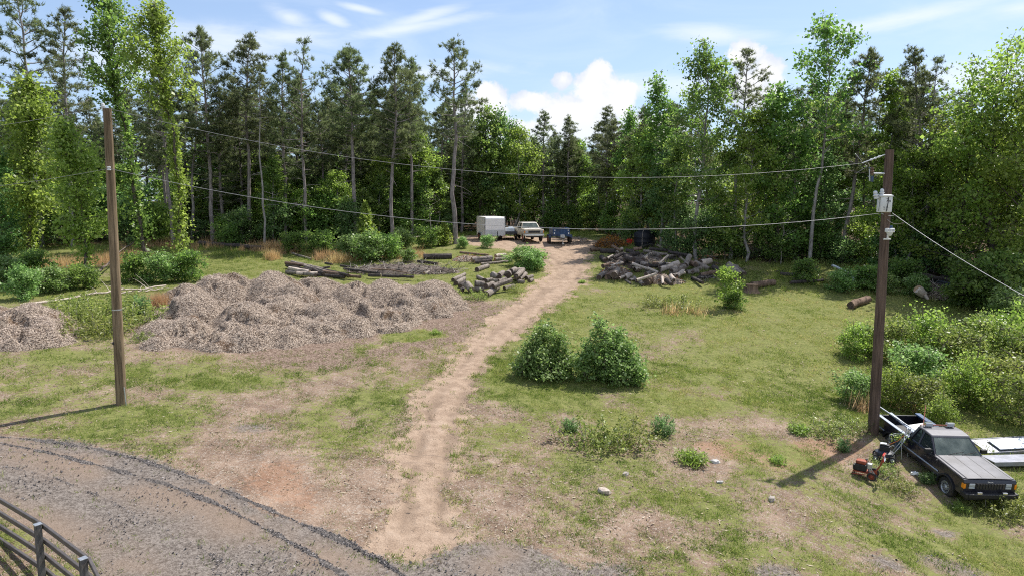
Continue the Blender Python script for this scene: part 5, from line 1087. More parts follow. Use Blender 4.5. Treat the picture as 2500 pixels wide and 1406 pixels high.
zlogs(1640, 620, 7.8125, [
 (440, 170, 710, 300, 105, dict(h1=.55, h2=.2, l='pale topped log pointing down toward the meadow at the far end of the big heap')), (560, 170, 740, 130, 110, dict(h1=.6, h2=.7, bark='wood_pale', g='x', l='stubby pale log behind the downward pointing log')), (280, 370, 500, 335, 100, dict(l='short round log on the grass at the foot of the big heap')), (720, 375, 930, 330, 60, dict(bark=DK, l='dark broken log between the big heap and the leafy sapling')),
 (490, 455, 790, 430, 60, dict(bark=DK, l='low dark log with ragged end on the grass left of the leafy sapling')), (1080, 200, 1300, 400, 115, dict(h1=.7, h2=.2, l='thick pale log rising behind the leafy sapling')), (1240, 460, 1420, 475, 40, dict(bark=DK, l='thin dark log on the grass right behind the leafy sapling')), (1530, 600, 1950, 545, 125, dict(bark='bark_brown', l='fat dark barked log lying alone right of the leafy sapling')), (2000, 335, 2200, 345, 40, dict(bark=DK, l='thin log in the shade beyond the fat lone log')),
], None, 'bark_log', 'cut_dark')
CEN = 'logs in the small stack between mulch heap and dirt track'
zlogs(1080, 580, 8.788, [
 (930, 1220, 1180, 1070, 150, dict(l='large front log of the small stack with dark cut face toward us')), (1090, 1050, 1480, 910, 110, dict(h1=.5, h2=.75, l='long pale barked log laid across the small stack')), (1330, 1090, 1530, 1040, 95, dict(l='short smooth log on the dirt track side of the small stack')), (520, 1000, 620, 1120, 150, dict(h1=.5, h2=.25, l='thick stub leaning at the mulch side of the small stack')),
 (700, 1100, 890, 1110, 120), (700, 985, 890, 1000, 125, dict(h1=.55, h2=.5)), (930, 1040, 1090, 990, 120, dict(h1=.5, h2=.5)), (930, 930, 1060, 900, 95, dict(h1=.55, h2=.55)), (760, 845, 890, 910, 85), (1010, 915, 1200, 935, 95, dict(h1=.35, h2=.35)), (1190, 935, 1360, 890, 95, dict(h1=.35, h2=.35)),
 (1070, 800, 1200, 860, 130, dict(h1=.5, h2=.4)), (1210, 830, 1310, 760, 130, dict(h1=.5, h2=.5)), (1400, 800, 1560, 700, 150, dict(h1=.5, h2=.55)), (1470, 730, 1740, 700, 115, dict(h1=.7, h2=.6)), (1580, 830, 1720, 720, 110, dict(h1=.6, h2=.6)), (1640, 890, 1790, 780, 110), (1800, 870, 1930, 830, 85), (1860, 935, 1935, 900, 80), (1620, 940, 1760, 950, 90), (1560, 860, 1640, 790, 90, dict(h1=.5, h2=.6)),
 (230, 910, 480, 790, 90, dict(l='upper log of the few logs tucked against the end of the mulch heap')), (290, 980, 470, 880, 110, dict(l='middle log of the few logs tucked against the end of the mulch heap')), (380, 1040, 480, 960, 100, dict(l='lowest log of the few logs tucked against the end of the mulch heap', bark=DK)), (400, 1140, 450, 1090, 90, dict(bark=DK, l='dark stub peeping out at the foot of the mulch heap end')),
], CEN, 'bark_log', 'cut_dark', 'grey barked log jumbled in the small stack between mulch heap and dirt track')
zlogs(1080, 580, 8.788, [
 (740, 690, 980, 610, 105, dict(cut='cut_dark', l='log with dark cut end pointing at the small stack, in the grass above it')), (630, 480, 1060, 440, 105, dict(l='thick grey log in the row above the small stack', h1=.3, h2=.3)), (1140, 400, 1350, 370, 85, dict(bark='wood_pale', l='pale short log, topmost of the row above the small stack', h1=.4, h2=.4)), (1130, 480, 1420, 445, 85, dict(l='grey log end below the pale short log near the roadside bush')), (690, 530, 1050, 500, 90, dict(bark=DK, l='dark log lying under the thick grey log in the grass')), (830, 570, 1490, 510, 60, dict(l='long thin log reaching into the roadside bush')), (380, 320, 990, 380, 50, dict(bark='bark_brown', l='long brown bark slab in the grass behind the row of grey logs')),
], None)
zlogs(680, 580, 5.68, [
 (2010, 270, 2400, 262, 80, dict(bark=DK, l='thick black barked log lying at the left of the row above the small stack')), (1930, 330, 2210, 365, 38, dict(bark=DK, l='thin dark log below the thick black barked log')), (90, 350, 390, 395, 36, dict(bark='pole_brown', h1=.8, h2=.4, l='straight brown pole on top of the pole stack behind the mulch heap')), (150, 430, 430, 480, 50, dict(bark='wood_pale', h1=.4, h2=.4, l='pale bare pole, middle of the stack behind the mulch heap')),
 (250, 500, 540, 495, 42, dict(bark='wood_pale', h1=.3, h2=.3, l='lowest pale pole of the stack behind the mulch heap')), (360, 395, 700, 480, 38, dict(h1=.5, h2=.3, l='grey pole slanting down across the stack behind the mulch heap')), (560, 425, 720, 410, 25, dict(bark=DK, h1=.3, h2=.5, l='short dark split piece on the far end of the pole stack')), (640, 470, 990, 540, 40, dict(bark=DK, l='long dark pole stretching from the pole stack toward the twig pile')), (480, 440, 600, 500, 40, dict(bark=DK, h1=.5, h2=.3, l='dark broken pole in the middle of the pole stack')), (160, 212, 450, 300, 32, dict(l='single grey log lying in the tall grass behind the pole stack')), (2020, 495, 2180, 470, 50, dict(bark='wood_pale', l='pale grey short log beside the twig pile')), (860, 392, 1060, 412, 30, dict(bark=DK, l='dark rotten log at the left end of the twig pile')), (650, 355, 750, 375, 30, dict(bark=DK, l='small dark stick of log in the grass between pole stack and woods')), (1290, 438, 1560, 450, 16, dict(bark='bark_brown', h1=.5, h2=.5, l='thin crooked branch lying over the twig pile')), (1560, 450, 1800, 495, 16, dict(bark='bark_brown', h1=.5, h2=.4, l='thin branch end at the small stack side of the twig pile')), (1418, 500, 1430, 565, 16, dict(bark='wood_pale', h1=.7, h2=.2, l='short white stick standing out of the twig pile')), (415, 550, 436, 590, 16, dict(bark='wood_pale', h1=.5, h2=.1, l='white splinter of wood below the pole stack')),
], None)
zlogs(980, 575, 2.13, [(12, 22, 105, 16, 7, dict(bark='wood_pale', l='lower pale log of the small stack at the wood edge')), (20, 32, 90, 32, 7, dict(bark='wood_pale', l='bottom pale log of the small stack at the wood edge')), (60, 10, 160, 2, 6, dict(bark='wood_pale', h1=.5, h2=.4, l='top pale log of the small stack at the wood edge')), (-40, 22, 20, 20, 5, dict(bark='wood_pale', l='thin pale log end sticking out of the bushes at the wood edge'))], None)
zlogs(2000, 620, 5.0, [
 (160, 140, 320, 215, 26, dict(bark='pvc', cut='galv', h1=1.3, h2=.8, name='pipe', cat='pipe', l='pale blue pipe propped up on bushes left of the brown pole')), (320, 215, 430, 325, 40, dict(bark='pvc', cut='galv', h1=.8, h2=.3, name='pipe', cat='pipe', l='wide pale pipe end dipping into the bushes left of the brown pole')), (385, 235, 530, 300, 42, dict(bark='pvc', cut='galv', name='pipe', cat='pipe', l='grey pipe half hidden behind the pale blue pipe')), (440, 190, 670, 322, 14, dict(bark='wood_pale', name='pipe', cat='pipe', h1=.9, h2=.5, l='thin pale rod slanting behind the brown pole')),
 (840, 188, 1260, 262, 46, dict(bark=DK, h1=.7, h2=.7, l='thick dark log on top of the pipe stack right of the brown pole')), (1200, 250, 1820, 372, 46, dict(bark=DK, h1=.7, h2=.6, l='second thick dark log continuing along the top of the pipe stack')), (1200, 262, 1700, 395, 30, dict(bark='darkpipe', cut='ink', h1=.5, h2=.45, name='pipe', cat='pipe', l='uppermost dark pipe of the stack under the thick dark logs')), (1230, 290, 1660, 420, 30, dict(bark='darkpipe', cut='ink', h1=.3, h2=.3, name='pipe', cat='pipe', l='middle dark pipe of the stack under the thick dark logs')), (1330, 350, 1600, 435, 28, dict(bark='darkpipe', cut='ink', name='pipe', cat='pipe', l='lowest dark pipe of the stack under the thick dark logs')),
 (385, 625, 600, 545, 85, dict(bark='bark_brown', cut='cut_dark', l='lone straight log lying on the open lawn left of the brown pole')), (1200, 425, 1270, 490, 90, dict(bark='wood_pale', h1=.9, h2=.5, l='pale stump piece on the root ball right of the brown pole')), (1290, 490, 1330, 550, 30, dict(bark='wood_pale', h1=.6, h2=.3, l='short pale root sticking out of the root ball')),
], None)
log(486, 594, 640, 606, 10, 'long dark fallen log along the wood edge behind the mulch heap', bark='bark_black', h1=.3, h2=.3)
def branchy(pts, d0, d1, label, mat, tw=10, h=.12):
    w = [P(u, v, h) for u, v in pts]; o0 = w[0]; dist = np.linalg.norm(w[1] - CAM); r0, r1 = .5 * d0 * dist / FPX, .5 * d1 * dist / FPX
    q = np.array(w) - o0; t = np.linspace(0, 1, 12); idx = np.linspace(0, 1, len(q)); c = np.column_stack([np.interp(t, idx, q[:, k]) for k in range(3)]) + rng.normal(size=(12, 3)) * .04
    tubes = [(c, np.linspace(r0, r1, 12))]
    for i in range(tw):
        p0 = along(c, np.array([rng.uniform(.1, .95)]))[0]; dd = rng.normal(size=3); dd[2] = abs(dd[2]) * .5 - .05
        tubes.append((path(p0, dd, rng.uniform(.5, 1.6), 5, -.05, .12), np.linspace(r1 * .6, .006, 5)))
    return tag(link_mesh('fallen_tree', tubes_mesh('fallen_tree', tubes, M[mat], 7), None, o0), label, 'fallen tree')
branchy([(72, 742), (150, 731), (215, 718), (272, 710), (340, 706), (405, 699)], 5, 3, 'long bleached fallen trunk on the ground behind the tan pole', 'wood_pale', 14)
branchy([(290, 716), (340, 711), (398, 704)], 4, 2, 'second shorter bleached trunk in front of the long bleached one', 'wood_pale', 8)
branchy([(240, 664), (262, 645), (290, 618), (326, 592)], 5, 2, 'dark leafless fallen bough leaning up behind the tan pole', 'twig', 12, .9)
branchy([(150, 690), (170, 682), (200, 686)], 6, 3, 'grey dead stick tangle in the bushes left of the tan pole', 'twig_grey', 14, .3)
for i in range(34):
    u, v = rng.uniform(1480, 1690), 0; v = rng.uniform(616, 664) + (u - 1560) * .06; a = rng.uniform(-1, 1); L = rng.uniform(14, 34)
    log(u - L * math.cos(a) / 2, v - L * math.sin(a) * .3, u + L * math.cos(a) / 2, v + L * math.sin(a) * .3, rng.uniform(4, 11), 'weathered log lying jumbled in the big heap below the black water tank', BIG, ['bark_black', 'bark_log', 'bark_brown', 'wood_pale'][i % 4], 'cut_dark', rng.uniform(.12, .6), rng.uniform(.12, .6))
for (a, b, c, d, w, bk) in ((700, 648, 790, 668, 8, 'bark_black'), (712, 640, 800, 660, 7, 'bark_log'), (725, 668, 842, 676, 8, 'bark_black'), (760, 652, 850, 672, 7, 'bark_black'), (790, 664, 880, 676, 8, 'bark_brown'), (700, 664, 770, 672, 9, 'bark_log'), (840, 656, 930, 668, 6, 'bark_black'), (900, 672, 1010, 676, 7, 'bark_black')):
    log(a, b, c, d, w, 'weathered pole lying low in the tangle of poles behind the mulch heap', 'low poles in the tangle behind the mulch heap', bk, 'cut_dark', rng.uniform(.1, .45), rng.uniform(.1, .4))
for (a, b, c, d, w, bk) in ((1692, 662, 1722, 650, 12, 'bark_log'), (1710, 672, 1752, 664, 10, 'bark_brown'), (1740, 652, 1772, 664, 11, 'bark_black'), (1768, 676, 1802, 682, 8, 'bark_brown'), (1790, 650, 1818, 668, 11, 'bark_log'), (1690, 678, 1716, 690, 8, 'bark_black'), (1752, 684, 1790, 690, 6, 'bark_black')):
    log(a, b, c, d, w, 'weathered log in the scattered tail of the big heap near the leafy sapling', 'logs in the tail of the big heap near the leafy sapling', bk, 'cut_dark', rng.uniform(.1, .4), rng.uniform(.1, .4))
for (a, b, c, d, w, l) in ((1905, 668, 1990, 676, 8, 'dark log along the shaded wood edge beyond the fat lone log'), (1930, 690, 2010, 684, 7, 'thin dark log in the grass between the fat lone log and the pipes'), (2300, 676, 2400, 700, 9, 'dark log at the far end of the dark pipe stack'), (2200, 672, 2290, 690, 8, 'dark log lying behind the dark pipe stack')):
    log(a, b, c, d, w, l, None, 'bark_black', 'cut_dark', .25, .25)
# stump, root ball, bark and twig heaps
p = P(1834, 712); e = empty('tree_stump', p, (0, 0, 0), 'squat cut stump in front of the fat lone log', 'stump'); m = MB(); m.lathe([(.62, -.05), (.50, .12), (.46, .34), (.50, .52)], 14); m.v = [(a * random.uniform(.9, 1.08), b * random.uniform(.9, 1.08), c) for a, b, c in m.v]; m.build('stump_wood', M['bark_brown'], e, 'auto'); m = MB(); m.lathe([(.44, .523), (.44, .535)], 14); m.build('cut_face', M['cut'], e)
def heap(u, v, rx, ry, h, n, mats, label, name, cat, stick=(.3, 1.1), rad=.018, leaf=None, nl=0, kind=None, mound=None, flat=.3):
    c = P(u, v); e = empty(name, c, (0, 0, 0), label, cat); tubes = [[], []]
    for i in range(n):
        a = rng.uniform(0, 6.28); q = math.sqrt(rng.random()); x, y = rx * q * math.cos(a), ry * q * math.sin(a); z = gz(c[0] + x, c[1] + y) - c[2] + h * (1 - q * q) * rng.uniform(.1, 1) + .02
        dd = rng.normal(size=3); dd[2] *= flat; L = rng.uniform(*stick); tubes[i % 2].append((path(np.array([x, y, z]) - unit(dd) * L / 2, dd, L, 5, 0, .16), np.linspace(rad, rad * .45, 5) * rng.uniform(.6, 1.6)))
    link_mesh('sticks', tubes_mesh('sticks', tubes[0], M[mats[0]], 5), e); link_mesh('dry_sticks', tubes_mesh('dry_sticks', tubes[1], M[mats[1]], 5), e)
    if mound:
        N = 26; g = np.linspace(-1.15, 1.15, N); X, Y = np.meshgrid(g * rx, g * ry); qq = (X / rx) ** 2 + (Y / ry) ** 2
        Z = G(X + c[0], Y + c[1]) - c[2] + h * .75 * np.clip(1 - qq, -.3, 1) * (.6 + .9 * fbm(X * 1.6 + u, Y * 1.6, 7, 4)) + .12 * (fbm(X * 5, Y * 5, 17, 3) - .5)
        idx = np.arange(N * N).reshape(N, N); F = np.stack([idx[:-1, :-1], idx[:-1, 1:], idx[1:, 1:], idx[1:, :-1]], -1).reshape(-1, 4); F = F[(qq.ravel()[F] < 1.12).all(1)]
        me = bpy.data.meshes.new('debris_mound'); me.from_pydata(np.stack([X, Y, Z], -1).reshape(-1, 3).tolist(), [], F.tolist()); me.materials.append(mound); me.shade_smooth(); link_mesh('debris_mound', me, e)
    if nl:
        a = rng.uniform(0, 6.28, nl); q = np.sqrt(rng.random(nl)); X = rx * q * np.cos(a); Y = ry * q * np.sin(a); Z = G(X + c[0], Y + c[1]) - c[2] + h * (1 - q * q) * rng.random(nl) ** .5 + .02
        link_mesh('dry_leaves', np_mesh('dry_leaves', leaf_quads(np.stack([X, Y, Z], 1), rng.normal(size=(nl, 3)), rng.normal(size=(nl, 3)) + [0, 0, .5], rng.uniform(.08, .2, nl), rng.uniform(.04, .1, nl)), 4, rng.random(nl), [M[leaf]]), e)
    return e
BM = M['bark_brown']; MD = CHIPMAT
heap(1492, 602, 1.7, 1.2, 1.1, 170, ('twig', 'twig'), 'rusty orange pile of dried brush beside the black water tank', 'brush_pile', 'brush pile', (.5, 1.4), .014, 'rust', 1900)
heap(1410, 592, 1.3, 1.0, .6, 70, ('twig', 'twig_grey'), 'dark twiggy brush at the wood edge between dump trailer and rusty pile', 'brush_pile', 'brush pile')
heap(985, 664, 4.6, 1.3, .75, 420, ('twig', 'twig_grey'), 'grey pile of twigs and branches right behind the mulch heap', 'brush_pile', 'brush pile', (.5, 1.8), .02, None, 0, None, M['twig'])
heap(1145, 636, 1.5, .9, .55, 80, ('twig', 'twig'), 'brown crumbling bark mound between the grey logs', 'bark_mound', 'bark mound', (.2, .6), .02, 'rust', 150, None, MD)
heap(1505, 668, 1.3, .9, .7, 60, ('twig', 'twig_grey'), 'reddish bark mound on the track side of the big log heap', 'bark_mound', 'bark mound', (.2, .7), .022, 'rust', 160, None, MD)
heap(1620, 690, 1.6, .8, .7, 80, ('twig', 'twig_grey'), 'brown bark mound at the near edge of the big log heap', 'bark_mound', 'bark mound', (.2, .7), .022, 'rust', 90, None, MD)
heap(1560, 640, 3.0, 1.7, .8, 160, ('twig', 'twig_grey'), 'dark debris mound at the core of the big log heap', 'bark_mound', 'bark mound', (.3, 1.0), .03, None, 0, None, M['twig'])
heap(1725, 650, 1.4, .9, .9, 90, ('twig', 'twig'), 'reddish twig tangle at the far end of the big log heap', 'brush_pile', 'brush pile', (.4, 1.1), .018, 'rust', 90)
heap(1795, 668, 1.0, .8, .5, 60, ('twig', 'twig'), 'small brown twig tangle behind the leafy sapling', 'brush_pile', 'brush pile', (.3, .8), .018, None, 0, None, MD)
heap(1730, 682, 1.0, .6, .4, 50, ('twig', 'twig_grey'), 'low splintered wood debris left of the leafy sapling', 'brush_pile', 'brush pile', (.2, .7), .02)
heap(2280, 725, 1.0, .8, 1.05, 120, ('twig', 'wood_pale'), 'brown upturned root ball right of the brown pole', 'root_ball', 'root ball', (.3, 1.0), .022, None, 0, None, MD, .9)
heap(1015, 535, 2.4, 1.6, 1.6, 110, ('twig_grey', 'twig'), 'leafless grey brush pile in the wood near the lone pine', 'brush_pile', 'brush pile', (.8, 2.2), .016, None, 0, None, None, .6)

# ------------------------------------------------------------------ shrubs, weeds
def shoots_proto(name, shoots, n, ls, mat, stem='twig', fill=.45, sr=.02, wr=.72):
    tubes = []; pos = []; hs = np.array([s[2] * s[3] for s in shoots]); pk = rng.choice(len(shoots), n, p=hs / hs.sum())
    for (x, y, h, r) in shoots:
        tubes.append((path([x * .55, y * .55, -.05], [x * .45, y * .45, h], h * .96, 6, .05, .05), np.linspace(sr, .006, 6)))
    S = np.array(shoots)[pk]; t = rng.random(n) ** .85; a = rng.uniform(0, 6.28, n)
    env = np.where(t < .25, .65 + 1.4 * t, np.maximum(.06, 1.0 - ((t - .25) / .75) ** 1.35)); rr = S[:, 3] * env * np.sqrt(rng.uniform(fill ** 2, 1.1, n)) * (.42 + 1.05 * vnoise(a * 1.3 + pk * 7, t * 6, 2))
    cx = S[:, 0] * (.55 + .45 * t); cy = S[:, 1] * (.55 + .45 * t)
    pos = np.column_stack([cx + rr * np.cos(a), cy + rr * np.sin(a), t * S[:, 2] + rng.normal(size=n) * .05]); pos[:, 2] = np.maximum(pos[:, 2], .03)
    D = unit(np.column_stack([np.cos(a), np.sin(a), rng.normal(size=n) * .5]) + rng.normal(size=(n, 3)) * .6); U = unit(rng.normal(size=(n, 3)) * .55 + [0, 0, 1]); L = ls * rng.uniform(.65, 1.4, n)
    tint = np.clip(.40 + .2 * t + rng.normal(size=n) * .24, 0, 1)
    return dict(stems=tubes_mesh('stems', tubes, M[stem], 5), foliage=np_mesh('foliage', leaf_quads(pos, D, U, L, L * wr), 4, tint, [M[mat]]))
def rs(k, R_, h0, h1, r0, r1): 
    out = []
    for i in range(k):
        a = i * 2.4; q = R_ * math.sqrt((i + .3) / k); out.append((q * math.cos(a), q * math.sin(a), rng.uniform(h0, h1) * (1.1 - .35 * q / max(R_, .01)), rng.uniform(r0, r1)))
    return out
SP = {}
def bush_proto(H, R_, n, ls, mat, limbs=18, shape='round'):
    b = broad_proto(H, .04, R_, limbs, n, ls, mat, 'twig', .025, .55, shape, .17); return dict(stems=b['trunk'], foliage=b['crown'])
def merge_bush(parts, mat):                        # several stems grown together
    st = []; fo = []; ti = []
    for (x, y, b) in parts:
        for nm, acc in (('stems', st), ('foliage', fo)):
            me = b[nm]; v = np.zeros(len(me.vertices) * 3, np.float32); me.vertices.foreach_get('co', v); v = v.reshape(-1, 3) + np.array([x, y, 0], np.float32)
            if nm == 'foliage':
                q = np.zeros(len(me.vertices), np.float32); me.attributes['tint'].data.foreach_get('value', q); fo.append(v); ti.append(q[::4])
            else: st.append((v, [tuple(p.vertices) for p in me.polygons]))
    vs = []; fs = []
    for v, f in st: b = len(vs); vs += v.tolist(); fs += [tuple(i + b for i in q) for q in f]
    sm = bpy.data.meshes.new('stems'); sm.from_pydata(vs, [], fs); sm.materials.append(M['twig'])
    return dict(stems=sm, foliage=np_mesh('foliage', np.vstack(fo), 4, np.concatenate(ti), [M[mat]]))
SP['big1'] = merge_bush([(0, .1, bush_proto(3.2, 1.15, 2852, .135, 'shrub', 26, 'spire')), (-.6, 0, bush_proto(2.4, .95, 1984, .135, 'shrub', 22, 'spire')), (.65, -.1, bush_proto(2.6, .95, 2108, .135, 'shrub', 22, 'spire')), (-.1, -.55, bush_proto(1.6, 1.0, 1488, .135, 'shrub', 18, 'spire')), (.9, -.3, bush_proto(1.1, .7, 806, .135, 'shrub', 14, 'egg')), (-1.0, -.2, bush_proto(1.2, .7, 806, .135, 'shrub', 14, 'egg'))], 'shrub')
SP['big2'] = merge_bush([(-.25, .1, bush_proto(3.7, 1.2, 2976, .135, 'shrub', 28, 'spire')), (.6, 0, bush_proto(3.1, 1.1, 2728, .135, 'shrub', 26, 'spire')), (1.15, -.1, bush_proto(2.3, .9, 1736, .135, 'shrub', 20, 'spire')), (-.95, -.1, bush_proto(2.2, .9, 1860, .135, 'shrub', 20, 'spire')), (.1, -.65, bush_proto(1.8, 1.05, 1860, .135, 'shrub', 20, 'spire')), (1.4, -.4, bush_proto(1.1, .8, 930, .135, 'shrub', 14, 'egg'))], 'shrub')
SP['round'] = bush_proto(1.6, 1.15, 5200, .105, 'shrub', 20); SP['round2'] = bush_proto(1.5, 1.25, 5000, .095, 'leaf_light', 22); SP['feather'] = bush_proto(1.7, 1.2, 4600, .085, 'weed', 26, 'egg')
SP['dark'] = bush_proto(2.0, 1.6, 7000, .125, 'leaf', 24); SP['edge'] = bush_proto(1.6, 1.1, 4200, .12, 'leaf', 18); SP['edge2'] = bush_proto(1.8, 1.1, 4200, .12, 'shrub', 18, 'egg')
SP['sap'] = shoots_proto('sapling', [(0, 0, 2.6, .5), (-.35, 0, 3.2, .45), (.5, .05, 2.1, .55), (.2, -.3, 1.4, .5), (-.1, .1, 1.0, .55)], 2600, .17, 'leaf_light', 'twig', .2)
SP['sap2'] = shoots_proto('sapling', [(0, 0, 2.6, .8), (.4, .1, 2.2, .7), (-.5, .1, 2.0, .7), (.1, -.3, 1.3, .4)], 1700, .2, 'leaf_light', 'twig', .2)
SP['weedy'] = shoots_proto('weed_clump', rs(22, 1.0, .15, .62, .10, .24), 1300, .085, 'weed', 'twig_grey', .2, .006, .38); SP['weedg'] = shoots_proto('weed_clump', rs(14, .45, .4, .8, .12, .22), 1500, .08, 'leaf_blue', 'twig', .2, .006, .4); SP['tuft'] = shoots_proto('weed_clump', rs(14, .5, .2, .5, .10, .2), 800, .13, 'leaf_light', 'twig', .2, .006, .25)
def plant(kind, u, v, s, name, label, cat='shrub', sz=None, h=-.03, group=None):
    p = P(u, v, 0); e = empty(name, (p[0], p[1], gz(p[0], p[1]) + h), (0, 0, random.uniform(0, 6.28) if kind not in ('big1', 'big2', 'sap') else 0), label, cat, group); e.scale = (s * random.uniform(.9, 1.15), s * random.uniform(.9, 1.15), (sz or s) * random.uniform(.85, 1.15))
    link_mesh('stems', SP[kind]['stems'], e); link_mesh('foliage', SP[kind]['foliage'], e); return e
plant('big1', 1332, 917, .84, 'shrub', 'smaller of the two dense bright field bushes, nearest the dirt track')
plant('big2', 1478, 928, .86, 'shrub', 'larger of the two dense bright field bushes')
tree_px('sapling', 1786, 752, 1772, 655, 'bright leafy sapling standing alone on the meadow before the big log heap', name='sapling', wid=1.0)
plant('edge', 1788, 754, .62, 'bush', 'small dense bush wrapped round the foot of the leafy sapling')
plant('sap2', 1083, 600, .9, 'sapling', 'pale leafy young tree right beside the lone pine trunk', 'sapling')
plant('sap2', 895, 606, 1.35, 'sapling', 'light young tree with drooping leaves in front of the domed pine', 'sapling', 1.5)
plant('round', 1190, 606, .55, 'bush', 'low bush with reddish base between the lone pine and the trailer')
plant('edge2', 1283, 650, 1.25, 'bush', 'low bush at the inside bend of the dirt track', 'bush', .8); plant('edge2', 1305, 660, .9, 'bush', 'smaller clump joined to the bush at the inside bend of the dirt track', 'bush', .7)
for i, (k, u, v, s, l) in enumerate([
 ('round2', 2085, 868, .95, 'glossy bush just left of the brown pole, farthest from the pickup'), ('round', 2120, 850, .8, 'small bush touching the brown pole at mid height'), ('feather', 2180, 880, 1.15, 'feathery bush directly right of the brown pole'), ('round2', 2260, 880, 1.2, 'mid green bush in the thicket behind the pickup roof'), ('round', 2230, 950, 1.1, 'dark hollow bush above the pickup bed'),
 ('feather', 2330, 910, 1.25, 'feathery yellow green bush in the middle of the thicket'), ('feather', 2400, 900, 1.3, 'feathery bush at the meadow side of the thicket'), ('round2', 2470, 880, 1.3, 'tall bush of the thicket by the right photo border'), ('round', 2470, 810, 1.5, 'big leafy bush at the meadow corner near the right photo border'), ('feather', 2440, 990, 1.3, 'pale bush above the steel counter'), ('round2', 2360, 1000, 1.05, 'bush straight behind the pickup cab'),
 ('feather', 2240, 1005, .8, 'small pale bush peeping over the pickup bed'), ('round', 2090, 980, .75, 'dark low bush left of the brown pole, nearer the pickup'), ('round2', 2160, 985, .8, 'low bush at the foot of the brown pole thicket'), ('feather', 2490, 1040, 1.1, 'light bush behind the sloped steel counter by the border'), ('round2', 2300, 1040, .6, 'scrubby plant right behind the roof lights of the pickup'), ('feather', 2520, 930, 1.4, 'bush cut by the right photo border')]):
    plant(k, u, v, s * .94, 'bush', l)
for k, u, v, s, l in [('dark', 2372, 755, 1.4, 'broad dark bush beside the root ball at the right'), ('dark', 2440, 762, 1.3, 'second dark bush close to the right border under the oak'), ('edge', 2200, 700, 1.0, 'light bush in front of the dark pipe stack'), ('edge2', 2060, 712, .9, 'bush around the pale blue pipe'), ('edge', 2110, 706, .9, 'bush just left of the brown pole at the lawn edge'), ('edge2', 2240, 722, .8, 'bush left of the root ball'), ('edge', 1960, 690, .8, 'low bush in the shade right of the fat lone log'), ('edge2', 2160, 716, .7, 'small bush right behind the brown pole'),
 ('edge2', 20, 700, 1.08, 'sprawling bush at the left border behind the small mulch mound'), ('edge', 75, 690, 1.08, 'leafy bush left of the vine draped tree'), ('edge2', 130, 715, 0.94, 'bush behind the long bleached trunk'), ('edge', 205, 705, 0.86, 'dark bush at the foot of the vine draped tree'), ('edge', 330, 690, 0.94, 'bush at the foot of the leaning vine wrapped tree'), ('edge2', 400, 690, 0.94, 'bush between the two vine wrapped trees'), ('edge', 455, 688, 1.0, 'bush at the foot of the vine wrapped tree nearest the mulch heap'), ('edge2', 10, 640, 1.08, 'upper bush at the left border under the low broadleaf tree'), ('edge2', 55, 730, 0.86, 'bush right behind the small mulch mound'),
 ('edge', 715, 618, .9, 'small bush below the bushy dark pine'), ('edge', 790, 622, 1.2, 'dark bush below the half dead pine'), ('edge2', 860, 632, 1.2, 'bright bush at the foot of the young drooping tree'), ('edge2', 905, 640, 1.3, 'largest bright bush in front of the domed pine'), ('edge', 950, 632, 1.0, 'bush below the broad topped pine'), ('edge2', 980, 615, 1.1, 'bush left of the small pale log stack'), ('edge', 1042, 604, .9, 'dark bush on the small pale log stack'), ('edge2', 1000, 640, .6, 'little green bush in the grass beyond the twig pile'), ('edge', 560, 602, 1.1, 'bush at the wood edge beside the pale thin trunk'), ('edge2', 1130, 606, .5, 'tiny bush just right of the lone pine foot')]:
    plant(k, u, v, s, 'bush', l)
